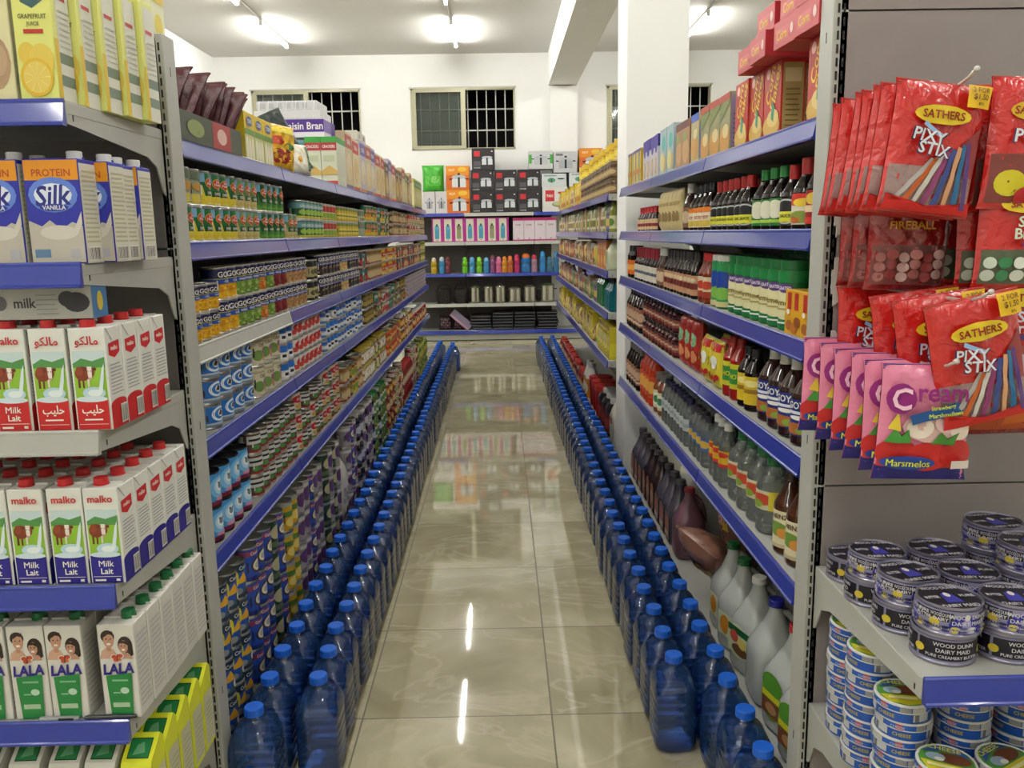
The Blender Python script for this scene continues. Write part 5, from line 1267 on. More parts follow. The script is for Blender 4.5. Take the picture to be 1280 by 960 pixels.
TAN = carton('juice_carton', 'pale juice carton with brown fruit', .068, .062, .235, '#d6d0a2', [('e', .0, .28, .44, .2, '#a88a6a'), ('e', .1, .3, .26, .12, '#b89c7c'), ('t', 'JUICE', 0, .62, .04, '#7a7a4a', .4), ('r', -.2, .76, .2, .9, '#3a4a4a')], [('r', -.28, .0, .5, .96, '#d6d6c8')], cap=(M('#d6df3a', .4), .0, .012, None))
for ci, xr in enumerate((-.771, -.845, -.92)):
    for r in range(5):
        p = JUI if ci == 0 else TAN
        put(p, xr - .034 + (.012*r if ci == 0 else 0), FY + .031 + r*.066, 1.7515, RND.uniform(-.03, .03), f"{p.desc}, {nth(r+1)} row back, {nth(ci+1)} column from the slotted upright", 'juice cartons on the top milk shelf')
put(JUI, -.905, 2.075, ZL[0]+.001, PI/2, 'yellow juice carton behind the slotted grey upright, on a bare shelf end', None)
JT = carton('lemonade_carton', 'white carton with lemons', .075, .075, .33, '#dcdcae', [('e', 0, .75, .3, .08, '#d9c42c'), ('e', .05, .83, .2, .06, '#e6e0d0'), ('r', -.5, .9, .5, 1, '#d9b92c')], [('e', 0, .75, .3, .08, '#d9c42c'), ('r', -.5, .9, .5, 1, '#d9b92c')])
put(JT, -.815, 2.06, ZL[0]+.001, 0, 'tall white carton with lemons rising behind the slotted upright', None)
# family milk cartons
def lala(rot):
    return [('p', [(-.48, .64), (-.42, .72), (-.28, .76), (-.1, .74), (.05, .64)], '#c49c86'), ('r', -.27, .72, -.15, .79, '#b08468'), ('e', -.22, .875, .19, .068, '#2c201c'), ('e', -.2, .835, .145, .082, '#bd9078'), ('p', [(-.38, .9), (-.3, .935), (-.08, .93), (-.04, .885), (-.2, .9), (-.32, .87)], '#2c201c'),
            ('e', .24, .785, .2, .09, '#241814'), ('p', [(.3, .82), (.44, .8), (.45, .68), (.36, .655), (.3, .7)], '#241814'), ('p', [(.0, .64), (.16, .7), (.34, .69), (.42, .64)], '#b58a74'), ('e', .19, .765, .125, .07, '#b4866e'), ('p', [(.06, .8), (.14, .835), (.3, .82), (.32, .78), (.2, .805)], '#241814'),
            ('e', -.26, .85, .02, .008, '#2a1a16'), ('e', -.14, .85, .02, .008, '#2a1a16'), ('e', -.2, .83, .016, .016, '#a87c66'), ('e', -.2, .797, .06, .012, '#ece0da'), ('e', .14, .775, .018, .007, '#2a1a16'), ('e', .24, .775, .018, .007, '#2a1a16'), ('e', .19, .735, .05, .011, '#ece0da'),
            ('e', -.08, .66, .1, .03, '#e6e2dc'), ('e', .08, .67, .1, .03, '#e6e2dc'), ('e', -.08, .662, .08, .022, '#b5482c'), ('e', .08, .672, .08, .022, '#b5482c'), ('e', -.04, .63, .07, .022, '#b5482c'), ('e', .06, .635, .05, .018, '#c2653c'), ('p', [(-.02, .61), (.02, .61), (.03, .69), (.0, .69)], '#6a2a1c'),
            ('t', 'LALA', .0, .535, .115, '#241f78', .86, .06, .15), ('p', [(-.36, .46), (.36, .49), (.3, .02), (-.3, .01)], '#1f7a3c'), ('r', -.24, .12, .22, .17, '#a9c0a4'), ('e', .12, .3, .12, .035, '#b8d0c0'), ('r', -.2, .4, .24, .42, '#7fb08c'), ('r', -.2, .27, .0, .285, '#8ab898')]
LALA = carton('family_milk_carton', 'white and green milk carton with smiling couple', .072, .06, .2, '#d3d1ca', lala(0), lines(-.4, .4, .1, .9, 14, '#b9b7b2', .4), cap=(M('#1f6a3c', .35), .012, .008, 'green screw cap'))
sheet(LALA, [-.738], 6, .5625, 0, 'fifth milk shelf', dy=.004)
sheet(LALA, [-.842, -.918, -.994], 4, .5625, 1, 'fifth milk shelf')
for k, xr in enumerate((-.842, -.918)):
    pass
o = put(LAY, -.90, 1.66, .5625+.2165, 0, 'pale carton lying on the smiling couple milk cartons under the shelf', None); o.rotation_euler = (0, 0, PI/2)
PEN = MB()
PEN.v = []
PEN.lathe([(.003, -.05), (.005, -.045), (.005, .02), (.0042, .022), (.0042, .05), (.003, .053)], M('#2a2c30', .3), 12)
PEN.v = [(zc, yy, xx+.005) for xx, yy, zc in PEN.v]
o = ob('marker_pen', PEN.mesh('marker_pen'), None, (-.80, 1.549, .5635), .02); tag(o, 'grey marker pen lying on the shelf edge before the family milk cartons', 'pen')
HOLD = MB(); HOLD.box(-.04, -.006, 0, .04, .004, .008, M('#8d8f92', .2), .002); HOLD.box(.0, -.007, .001, .03, -.005, .007, BLACK)
o = ob('price_ticket_holder', HOLD.mesh('price_ticket_holder'), None, (-.90, 1.5495, .5635), 0); tag(o, 'grey plastic price ticket holder on the shelf edge beside the pen', 'ticket holder')
# green lids under the fourth milk shelf: cartons of the row behind seen between shelves
# sloped-top cartons at the bottom
def slope(name, desc, base, panel, txt):
    b = MB()
    w, d, h = .062, .068, .195
    b.prism([(-d/2, 0), (d/2, 0), (d/2, h), (d/2-.012, h+.012), (-d/2+.006, h-.022), (-d/2, h-.034)], -w/2, w/2, 'x', base)
    n = Vector((0, -.8, 1)).normalized()
    o = Vector((0, -d/2+.007, h-.0215))
    b.art(plane(o, (1,0,0), Vector((0, d-.02, .033)).normalized()), w, .055, [('r', -.36, .08, .36, .86, '#123a22'), ('r', -.33, .12, .33, .82, panel), ('p', [(-.2, .2), (.2, .3), (.1, .7), (-.1, .6)], '#6aa67a')])
    b.art(plane((0, -d/2, 0), (1,0,0), (0,0,1)), w, h, [('r', -.4, .1, .4, .7, panel), ('t', txt, 0, .5, .06, Wh, .6)])
    b.art(plane((w/2, 0, 0), (0,1,0), (0,0,1)), d, h, [('r', -.3, .05, .5, .72, '#c9c9a8')] + lines(-.2, .4, .1, .65, 8, '#a9a98c'))
    return Proto(name, desc, 'carton', w, d, h, b)
SYEL = slope('cream_carton', 'bright yellow sloped-top carton with green window', '#d6dc2c', '#1d7a42', 'CREMA')
SWHT = slope('cream_carton', 'white sloped-top carton with red-edged green window', '#d3d2c8', '#2a7a46', 'CREMA')
for r in range(5):
    put(SYEL, -.733 - .031, FY+.036+r*.072, .2855, 0, f"{SYEL.desc}, {nth(r+1)} row back", 'yellow sloped-top cartons')
for c in range(4):
    for r in range(3):
        put(SWHT, -.836 - c*.078 + RND.uniform(-.004, .004), FY+.036+r*.075, .2855, RND.uniform(-.06, .06), f"{SWHT.desc}, {nth(c+1)} beside the yellow ones, {nth(r+1)} row back", 'white sloped-top cartons')

# ------------------------------------------------------------------ candy display end
PX0 = 1.735
def hook(x, zt, yt, label, rise=.018):
    b = MB()
    WIRE = M('#c9c6c0', .3, .3)
    b.box(x-.018, PX0-.016, zt-.016, x+.018, PX0-.0125, zt+.006, WIRE)
    for s in (-.006, .006):
        pass
    b.tube([(x, PX0-.014, zt), (x, yt+.06, zt), (x, yt+.02, zt+rise*.5), (x, yt, zt+rise)], .0026, WIRE, 8)
    b.tube([(x, yt+.0005, zt+rise-.001), (x, yt-.004, zt+rise+.0015)], .0045, WIRE, 8)
    o = ob('display_hook', b.mesh('display_hook')); tag(o, label, 'hook', 'wire hooks on the candy display')
    return o
def candy(name, desc, w, h, t, base, items, seed=1, **k):
    return pouch(name, desc, w*1.17, h*1.17, t, base, items, seed, **k)
RB = M('#c21f1c', .25, coat=.7, crumple=.5)
WIN = M('#9a7f7c', .2, coat=.5, crumple=.5)
sticks = [('p', [(-.42+.11*i, .06), (-.36+.11*i, .06), (.0+.11*i*.45, .42+.02*i), (-.05+.11*i*.45, .43+.02*i)], c) for i, c in enumerate(['#b8b2b0', '#c8622c', '#d8d2cc', '#8a3a6a', '#3a4a8a', '#d8a27a', '#2a6a9a', '#5a3a7a'])]
PIXY = candy('candy_bag', 'red candy straw bag', .135, .178, .028, RB,
    [('r', -.47, .05, .47, .36, WIN), ('p', [(.0, .36), (.47, .7), (.47, .3)], '#8f3a3a')] + sticks +
    [('p', [(-.47, .02), (.47, .02), (.47, .12), (-.1, .05), (-.47, .14)], '#c21f1c'), ('e', -.02, .745, .3, .072, '#e0c32a'), ('t', 'SATHERS', -.02, .745, .062, '#8a1a14', .5),
     ('t', 'PIXY', -.13, .575, .1, '#1d2450', .42, -.12), ('t', 'STIX', -.06, .48, .1, '#1d2450', .42, -.12), ('t', 'PIXY', -.135, .58, .09, '#dfe0ea', .4, -.12), ('t', 'STIX', -.065, .485, .09, '#dfe0ea', .4, -.12), ('p', [(-.22, .66), (-.02, .57), (.0, .6), (-.2, .69)], '#8fb0d8'),
     ('r', .2, .82, .46, .99, '#e8bb22'), ('t', '2 FOR', .33, .955, .04, '#6a4a10', .2), ('t', '$1.50', .33, .9, .05, '#5a3a0c', .23), ('t', '89c', .33, .85, .025, '#6a4a10', .15)], 1, cat='candy bag', crimp='#b5423c', wob=.2)
POPS = candy('candy_bag', 'red lollipop bag', .135, .178, .04, RB,
    [('r', -.46, .05, .46, .42, '#7a3a34'), ('e', -.25, .2, .16, .1, '#d3c62c'), ('e', .05, .25, .15, .1, '#d8d2c6'), ('e', .28, .18, .14, .1, '#c8622c'), ('e', -.05, .1, .14, .08, '#b8242a'), ('e', -.1, .74, .24, .075, '#e0b932'), ('t', 'SATHERS', -.1, .74, .06, '#8a1a14', .42), ('t', 'POPS', -.08, .55, .11, '#2a3060', .44), ('t', 'POPS', -.085, .555, .1, '#dfe0ea', .42), ('e', .26, .58, .12, .08, '#4a2a5a'),
     ('r', .2, .84, .46, 1., '#e8bb22'), ('t', '$1.50', .33, .92, .05, '#5a3a0c', .22)], 2, cat='candy bag', crimp='#b5423c')
FIRE = candy('candy_bag', 'dark red hard candy bag', .12, .15, .04, M('#8e1b1a', .25, coat=.7, crumple=.5),
    [('r', -.45, .06, .45, .46, '#7a4642')] + [('e', -.35+.14*(i % 6), .14+.1*(i//6)+.03*(i % 2), .07, .05, ['#a86a66', '#8a3a3a', '#c0a09a'][i % 3]) for i in range(18)] + [('t', 'FIREBALL', .0, .66, .08, '#d29a2c', .66), ('e', .0, .85, .26, .07, '#d8a82a')], 3, cat='candy bag', crimp='#8a3a36', wob=.25)
STAR = candy('candy_bag', 'red mint candy bag', .135, .15, .04, RB,
    [('r', -.46, .06, .46, .38, '#59634c')] + [('e', -.38+.15*(i % 6), .14+.12*(i//6), .07, .055, ['#c9d6c4', '#3f8a5a', '#dfe6da'][i % 3]) for i in range(12)] + [('e', -.04, .8, .3, .085, '#e0c32a'), ('t', 'SATHERS', -.04, .8, .07, '#8a1a14', .5), ('t', 'Star', -.04, .64, .1, '#cfe0c8', .4), ('t', 'Brites', -.02, .53, .1, '#cfe0c8', .56), ('r', -.1, .41, .4, .46, '#4a2a6a')], 4, cat='candy bag', crimp='#b5423c')
STAR2 = candy('candy_bag', 'red pastel candy bag', .125, .16, .04, RB,
    [('r', -.46, .06, .46, .36, '#a8504a')] + [('e', -.38+.15*(i % 6), .13+.1*(i//6), .08, .055, ['#e0c9b8', '#d8a49a', '#c9b8c4'][i % 3]) for i in range(12)] + [('e', -.1, .8, .28, .085, '#e0c32a'), ('t', 'SATHERS', -.1, .8, .07, '#8a1a14', .46), ('t', 'Sta', -.1, .63, .1, '#d8dcee', .36), ('t', 'Brites', -.08, .53, .1, '#d8dcee', .5), ('r', -.3, .42, .1, .47, '#4a2a6a')], 5, cat='candy bag', crimp='#b5423c')
PNUT = candy('candy_bag', 'orange candy bag', .14, .115, .035, M('#8f2218', .25, coat=.7, crumple=.5),
    [('r', -.46, .08, .46, .5, '#a8481c'), ('p', [(-.4, .2), (.0, .26), (.05, .42), (-.35, .4)], '#d2752a'), ('p', [(.0, .15), (.42, .2), (.4, .4), (.08, .36)], '#c2601f'), ('t', 'Circus', -.02, .78, .12, '#d8742c', .5), ('t', 'peanuts', .0, .62, .13, '#2a2410', .62), ('t', 'peanuts', -.005, .63, .115, '#b5a832', .6)], 6, cat='candy bag', crimp='#8a3a30')
PKB = M('#dd7f9f', .25, coat=.5, crumple=.3)
MARS = candy('marshmallow_bag', 'pink marshmallow bag', .135, .165, .035, PKB,
    [('r', -.5, .0, .5, .13, '#1f1a72'), ('r', -.49, .12, .49, .2, '#b8302f'), ('e', -.3, .24, .22, .13, '#b8201f'), ('e', .02, .22, .22, .13, '#c22422'), ('e', .34, .24, .2, .13, '#b8201f'), ('e', .1, .48, .38, .14, '#d9b3ae'), ('e', -.1, .47, .14, .09, '#eadccf'), ('e', .2, .52, .16, .09, '#e6bfc0'), ('e', .34, .45, .12, .08, '#e8d6c8'),
     ('p', [(-.46, .34), (-.36, .46), (-.28, .4), (-.22, .46), (-.18, .34)], '#3f8a34'), ('p', [(.02, .34), (.12, .44), (.2, .38), (.32, .44), (.26, .33)], '#3f7a2c'), ('p', [(-.44, .46), (-.34, .6), (-.3, .44)], '#dcc23a'),
     ('e', -.2, .17, .29, .062, '#1f3f92'), ('t', 'Marsmelos', -.2, .17, .06, '#d6d83a', .5), ('p', [(-.24, .58), (.4, .74), (.46, .66), (.32, .62), (-.2, .5)], '#1d4f8c'), ('t', 'Strawberry', .1, .655, .045, '#cfd83a', .5, .16), ('t', 'Marshmallows', .13, .6, .036, '#cfd83a', .52, .14),
     ('e', -.34, .72, .15, .13, '#8a1a72'), ('t', 'C', -.34, .72, .19, '#f0c4d8', .2), ('t', 'ream', .08, .76, .12, '#8a1a72', .58), ('r', .24, .13, .47, .2, '#d8ccc8')], 7, cat='marshmallow bag', crimp='#2a2478', wob=.12)
def hang(p, x, zt, y, roll, yaw, label, grp, pitch=0.):
    o = put(p, 0, 0, 0, 0, label, grp)
    m = Matrix.Translation((x, y, zt)) @ Matrix.Rotation(yaw, 4, 'Z') @ Matrix.Rotation(pitch, 4, 'X') @ Matrix.Rotation(roll, 4, 'Y') @ Matrix.Translation((0, 0, -p.h*.985))
    o.matrix_world = m
    o.rotation_mode = 'XYZ'
    return o
def cz(zc): return 1.51 + (zc-1.51)*1.17
hook(.735, cz(1.699)-.004, 1.345, 'wire hook carrying the upper candy straw bags')
hook(.866, cz(1.704)-.004, 1.345, 'wire hook carrying the lollipop bags', .03)
hook(.731, cz(1.56)-.004, 1.44, 'wire hook carrying the dark red hard candy bags', .006)
hook(.868, cz(1.565)-.004, 1.35, 'wire hook carrying the red mint candy bags')
hook(.742, cz(1.412)-.004, 1.27, 'wire hook carrying the lower candy straw bags')
hook(.895, cz(1.436)-.004, 1.37, 'wire hook carrying the red pastel candy bags')
hook(.703, cz(1.320)-.004, 1.28, 'wire hook carrying the pink marshmallow bags')
hook(.889, cz(1.304)-.004, 1.42, 'wire hook carrying the orange candy bags')
for i, (dx, dy, rl) in enumerate([(0, 0, .12), (-.006, .036, .12), (-.004, .072, .14), (-.01, .11, .1), (-.002, .15, .14), (-.008, .2, .11), (0, .26, .09)]):
    hang(PIXY, .712+dx, cz(1.699), 1.395+dy, rl, RND.uniform(-.08, .08), f"red candy straw bag, {nth(i+1)} from the tip of the upper hook", 'candy straw bags on the upper hook')
for i in range(4):
    hang(POPS, .868, cz(1.704), 1.395+.06*i, RND.uniform(-.05, .05), RND.uniform(-.1, .1), f"red lollipop bag, {nth(i+1)} from its hook tip", 'lollipop bags')
for i, y in enumerate((1.52, 1.59, 1.66)):
    hang(FIRE, .731, cz(1.56), y, RND.uniform(-.04, .04), -.2+.1*i, f"dark red hard candy bag, {nth(i+1)} from its hook tip", 'hard candy bags')
for i in range(3):
    hang(STAR, .868, cz(1.565), 1.41+.07*i, RND.uniform(-.04, .04), 0, f"red mint candy bag, {nth(i+1)} from its hook tip", 'mint candy bags')
for i, (dx, y, rl) in enumerate([(.014, 1.322, -.2), (.002, 1.40, -.14), (-.004, 1.47, -.12), (.0, 1.62, -.02)]):
    hang(PIXY, .726+dx, cz(1.412), y, rl, RND.uniform(-.06, .06), f"red candy straw bag, {nth(i+1)} from the tip of the lower hook", 'candy straw bags on the lower hook')
for i in range(3):
    hang(STAR2, .895, cz(1.436), 1.43+.07*i, RND.uniform(-.04, .04), 0, f"red pastel candy bag, {nth(i+1)} from its hook tip", 'pastel candy bags')
for i, (dx, y) in enumerate([(0, 1.334), (-.004, 1.395), (.002, 1.46), (-.003, 1.53), (.003, 1.61), (-.002, 1.68)]):
    hang(MARS, .690+dx, cz(1.320), y, .02+RND.uniform(-.03, .03), RND.uniform(-.08, .08), f"pink marshmallow bag, {nth(i+1)} from the tip of its hook", 'pink marshmallow bags')
for i in range(3):
    hang(PNUT, .889, cz(1.304), 1.475+.07*i, RND.uniform(-.03, .03), 0, f"orange candy bag, {nth(i+1)} from its hook tip", 'orange candy bags')
CLIPW = M('#d4d3cd', .4)
for k, (zc, hc) in enumerate([(1.655, .05), (1.535, .045), (1.40, .05), (1.27, .03)]):
    b = MB()
    b.prism([(0, -hc), (.012, -hc*.8), (.016, 0), (.016, hc*.6), (.008, hc), (0, hc)], -.0012, .0012, 'y', CLIPW)
    b.box(-.004, -.001, -hc*.5, .001, .004, hc*.5, CLIPW)
    o = ob('plastic_tab', b.mesh('plastic_tab'), None, (.6795, 1.7195, zc)); tag(o, f"white plastic tab on the slotted upright beside the candy bags, {nth(k+1)} from the top", 'tab', 'white tabs on the candy upright')
# butter tins
def butter():
    r, h = .0525, .0515
    b = MB()
    b.lathe([(r*.95, .0005), (r, .0), (r*1.0, .003), (r*.975, .005), (r*.975, h-.006), (r*1.0, h-.004), (r, h), (r*.97, h+.0005), (r*.95, h-.003), (.003, h-.003)], M('#8f8da0', .28, .6), 32)
    mp = cyl(r*.978)
    for a0 in (0, 2.1, 4.2):
        b.art(cyl(r*.978, .0055, a0), r*PI/2, h-.0115, [('r', -1, .0, 1, 1, '#7b7994'), ('r', -.62, .08, .62, .92, '#15131f'), ('t', 'WOOD DUNN', .05, .76, .17, '#d6d4da', .8), ('t', 'DAIRY MAID', .05, .5, .17, '#d6d4da', .8), ('t', 'PURE CREAMERY BUTTER', .05, .25, .13, '#d6d4da', 1.1), ('e', -.6, .45, .1, .18, '#c9b43a')], nu=6)
    top = plane((0, 0, h-.0028), (1,0,0), (0,1,0))
    b.art(top, 2*r, 2*r, [('e', 0, 0, .465, .465, '#17151f'), ('p', [(-.14, -.2), (.14, -.2), (.1, .1), (0, .2), (-.1, .1)], '#3b3a9a'), ('e', 0, .08, .05, .08, '#d8cfc4'), ('t', 'WOOD DUNN', 0, .33, .1, '#c9c8d0', .6), ('t', 'DAIRY MAID', 0, -.33, .1, '#c9c8d0', .6), ('t', 'BUTTER', -.29, 0, .09, '#c9c8d0', .24), ('t', 'PURE', .29, 0, .09, '#c9c8d0', .24)])
    return Proto('butter_tin', 'lilac and black butter tin', 'tin', 2*r, 2*r, h, b)
def butter2():
    r, h = .0525, .0515
    p = butter()
    for a0 in (0, 2.1, 4.2):
        p.body.art(cyl(r*.9795, .0055, a0), r*PI/2, h-.0115, [('r', -.8, .02, .8, .98, '#8a88a8'), ('e', 0, .4, .34, .4, '#2f2e92'), ('r', -.7, .5, -.26, .92, '#1c1a2c'), ('r', .26, .5, .7, .92, '#1c1a2c'), ('p', [(-.12, .05), (.12, .05), (.07, .6), (0, .85), (-.07, .6)], '#9a97cc'), ('e', 0, .76, .055, .14, '#d8d0c8'), ('t', 'WOOD DUNN', -.48, .8, .15, '#d8d6dc', .4), ('t', 'DAIRY', -.48, .61, .14, '#d8d6dc', .3), ('t', 'PURE', .48, .8, .15, '#d8d6dc', .3), ('t', 'BUTTER', .48, .61, .14, '#d8d6dc', .4)] + [('e', -.55+.16*(i % 8), .14+.17*(i//8), .07, .06, ['#c9c6d4', '#3a398c', '#c0b45a', '#55547c'][(i*5) % 4]) for i in range(16)] + [('t', 'CREAMERY', -.5, .3, .13, '#15131f', .42), ('t', 'BUTTER', .5, .3, .13, '#15131f', .42)], nu=6, d0=.0012)
    p.name = 'butter_tin'; p.desc = 'lilac butter tin turned to its milkmaid panel'
    return p
BUT, BUT2 = butter(), butter2()
stacks = [(.748, 1.335, 2), (.857, 1.335, 2), (.966, 1.335, 2), (.731, 1.445, 2), (.722, 1.553, 2), (.728, 1.661, 1), (.842, 1.446, 2), (.839, 1.556, 2), (.952, 1.448, 3), (.95, 1.56, 3), (1.06, 1.40, 2)]
for k, (x, y, n) in enumerate(stacks):
    for t in range(n):
        p = BUT2 if t else BUT
        put(p, x + (.004 if t else 0), y + (-.003 if t else 0), .7865 + t*.0522, RND.uniform(-.25, .25), f"lilac butter tin, {['bottom', 'second', 'third'][t]} of the {nth(k+1)} stack counted from the shelf's front corner", 'butter tins on the candy display shelf')
def cheese():
    r, h = .049, .0345
    b = MB()
    b.lathe([(r*.97, 0), (r*.985, .001), (r*.985, h*.52, '#1d4fa6'), (r, h*.53, '#d8d8d4'), (r, h*.6, '#d8d8d4'), (r, h*.95, '#d8d8d4'), (r*.985, h), (r*.93, h), (r*.92, h-.0012), (.003, h-.0012)], M('#1d4fa6', .35), 36)
    for a0 in (0, PI*.66, PI*1.33):
        b.art(cyl(r*.9865, .002, a0), r*PI/2, h*.5, [('r', .1, .1, .5, .9, '#b9bcc0'), ('r', .14, .1, .24, .9, '#6a6a6a'), ('t', 'CHEESE', -.5, .5, .4, '#b8a83a', .4)], nu=6)
        b.art(cyl(r*1.001, h*.56, a0), r*PI/2, h*.36, [('r', -1, .1, 1, .9, '#2257ae'), ('r', -.2, .1, .05, .9, '#8f8f90'), ('r', .07, .1, .4, .9, '#bcbcba'), ('r', .7, .1, .85, .9, '#c2452c'), ('t', 'CHEESE', -.6, .5, .42, '#9fb4d8', .4)], nu=6)
    top = plane((0, 0, h-.0011), (1,0,0), (0,1,0))
    b.art(top, 2*r, 2*r, [('e', 0, 0, .455, .455, '#4f8a3a'), ('p', [(-.42, -.1), (.42, -.1), (.3, -.34), (0, -.44), (-.3, -.34)], '#c9c22c'), ('e', .1, .08, .3, .16, '#6a3a22'), ('e', -.18, .05, .16, .12, '#9ab0c4'), ('p', [(-.4, .14), (-.2, .4), (.2, .41), (.38, .2), (.1, .28), (-.2, .26)], '#2a4f9a'), ('t', 'CHEESE', -.05, .33, .12, '#d8d23a', .56), ('e', -.12, -.02, .08, .06, Wh), ('r', -.3, -.26, .2, -.18, '#e6e0a0')])
    return Proto('cheese_box', 'round blue cheese box', 'box', 2*r, 2*r, h, b)
CHE = cheese()
cst = [(.725, 1.365, 6), (.752, 1.262, 4, ), (.858, 1.262, 4), (.715, 1.50, 7), (.722, 1.62, 7), (.834, 1.38, 7), (.94, 1.38, 7), (.83, 1.5, 7), (.97, 1.262, 4)]
for k, cc in enumerate(cst):
    x, y, n = cc[:3]
    y = max(y, 1.302)
    if n == 4:
        y = 1.302
    if k == 0:
        y = 1.405
    if k in (5, 6):
        y = 1.405
    if k in (3, 7):
        y = 1.515
    for t in range(n):
        put(CHE, x + RND.uniform(-.003, .003), y + RND.uniform(-.0, .003), .461 + t*.0348, RND.uniform(-.6, .6), f"round blue cheese box, {nth(t+1)} from the bottom, stack {['at the shelf corner', 'at the middle front', 'third along the front', 'fourth, by the upright', 'fifth, deep by the upright', 'sixth, under the rail', 'seventh, under the rail', 'eighth, deep inside', 'ninth, at the front'][k]}", 'round blue cheese boxes')

# ------------------------------------------------------------------ end wall shelves
def bx(px): return (px - 625.5)/89.4
YB = 11.93
def end(p, px, zz, label, grp, dy=0., rz=0.):
    return put(p, bx(px), YB + p.d/2 + dy, zz, rz, label, grp, True)
def pot(cx, cy, s, body='#c9cdd2', bk='#17171a'):
    return [('e', cx, cy, .2*s, .16*s, body), ('r', cx-.2*s, cy-.16*s, cx+.2*s, cy+.06*s, body), ('e', cx, cy+.13*s, .2*s, .06*s, '#aeb4bc'), ('r', cx-.03*s, cy-.16*s, cx+.03*s, cy+.12*s, bk), ('r', cx-.28*s, cy+.05*s, cx-.2*s, cy+.09*s, bk), ('r', cx+.2*s, cy+.05*s, cx+.28*s, cy+.09*s, bk), ('e', cx, cy+.21*s, .04*s, .03*s, bk)]
BXK = cereal('cooker_box', 'black pressure cooker box', .315, .3, .29, '#1d1a1e', [('r', -.4, .62, -.14, .86, '#b5232a'), ('r', -.42, .18, -.12, .4, '#4a4a50'), ('e', .38, .85, .03, .03, Wh), ('t', 'COOKER', -.27, .1, .06, '#c9c9c9', .3)] + pot(.17, .42, 1.15), [('r', -.3, .3, .3, .7, '#3a363c')])
BXO = cereal('cooker_box', 'orange pot box', .32, .3, .32, '#c9641c', [('r', -.5, .62, .5, 1, '#d8861f'), ('e', .2, .85, .2, .1, '#e0b43a'), ('t', 'POT', -.25, .82, .1, '#f0dcb0', .3)] + pot(.05, .34, 1.5, '#d2d4d6'), [('r', -.4, .2, .4, .8, '#e0a02a')])
BXR = cereal('pan_box', 'white pan box with red panel', .35, .3, .34, '#d5d2cf', [('r', -.38, .42, -.02, .86, '#b8282c'), ('t', 'PAN', -.2, .64, .12, Wh, .24), ('e', .18, .3, .3, .12, '#8a8f5a'), ('r', .15, .24, .22, .38, '#3a5a34'), ('e', .18, .33, .24, .08, '#b5b88a'), ('r', .12, .72, .4, .8, '#c0302c')], [('r', -.3, .2, .3, .6, '#c0b8b4')])
BXG = cereal('pot_set_box', 'white box with green pots', .34, .3, .175, '#c9cfd0', [('e', -.1, .5, .16, .18, '#4a8a6a'), ('r', -.12, .3, -.08, .62, '#2a4a3a'), ('e', .28, .6, .15, .06, '#26262a'), ('r', -.4, .8, .1, .9, '#8a9aa0')], [('r', -.3, .2, .3, .6, '#aeb6b8')])
BXGL = cereal('cooker_box', 'grey pot box with green handles', .33, .3, .24, '#c3c4c6', [('r', -.5, .3, -.38, .8, '#3f9a3c'), ('r', .38, .3, .5, .8, '#3f9a3c')] + pot(0, .46, 1.4, '#b5b8bc'), [('r', -.3, .2, .3, .6, '#5a9a4a')])
BXGY = cereal('cooker_box', 'grey pot box', .32, .3, .28, '#bdbec2', pot(.02, .44, 1.5, '#a5a8ae') + [('r', -.4, .8, -.1, .9, '#6a6a72')], [('r', -.3, .2, .3, .6, '#8a8a90')])
GBAGP = pouch('green_gift_bag', 'bright green bag', .31, .36, .16, M('#3fa02e', .3), [('r', -.35, .2, .35, .6, '#5ab844'), ('e', .1, .45, .2, .14, '#86c86a')], 3, crimp='#3f8a34')
WBX = cereal('white_box', 'white box with small pots', .16, .2, .3, '#c9c6c8', pot(.0, .42, 1.2, '#9a9aa0'), [('r', -.3, .2, .3, .6, '#aaaaaa')])
zt = 1.786
end(GBAGP, 543, zt+.301, 'bright green bag lying atop the white pot box, end wall', None, .05)
end(WBX, 538, zt, 'white pot box in the corner beside the tan cereal boxes, end wall', 'white pot boxes')
end(WBX, 553, zt, 'white pot box under the green bag beside the orange boxes', 'white pot boxes')
for t in range(2):
    end(BXO, 574, zt+t*.321, f"orange pot box beside the black boxes, {['lower', 'upper'][t]} of two", 'orange pot boxes')
for c, px in enumerate((604, 633, 662)):
    for t in range(2):
        end(BXK, px, zt+t*.291, f"black pressure cooker box, {['lower', 'upper'][t]} tier, {nth(c+1)} from the orange boxes", 'black pressure cooker boxes', RND.uniform(0, .03))
end(BXK, 606, zt+.582, 'black pressure cooker box standing alone on the top of the stack', 'black pressure cooker boxes')
end(BXR, 694, zt, 'white pan box with red panel at the end of the black boxes', None)
end(BXG, 693, zt+.341, 'white box with green pots on the red panelled pan box', 'boxes with green pots')
end(BXG, 727, zt, 'white box with green pots, lower of the far pair', 'boxes with green pots')
end(BXG, 727, zt+.176, 'white box with green pots, middle of the far pile', 'boxes with green pots'); end(BXG, 727, zt+.352, 'white box with green pots, topmost of the far pile', 'boxes with green pots')
end(BXGL, 677, zt+.583, 'grey pot box with green handles on top of the black boxes', None)
end(BXGY, 707, zt+.53, 'grey pot box between the green handled box and the orange one', None)
end(BXO, 739, zt+.53, 'orange pot box topmost of the far pile near the yellow tins', None)
THM = cereal('thermos_box', 'magenta and white flask box with blue flask', .152, .14, .33, '#a82a86', [('r', -.38, .04, .3, .96, '#cfcdb8'), ('r', -.24, .14, .16, .6, '#4a8fa8'), ('e', -.04, .62, .2, .1, '#5a9fb8'), ('r', -.12, .66, .04, .76, '#3a4a54'), ('e', -.04, .09, .1, .02, '#b88a5a')], [('r', -.3, .1, .3, .9, '#8a2a72')])
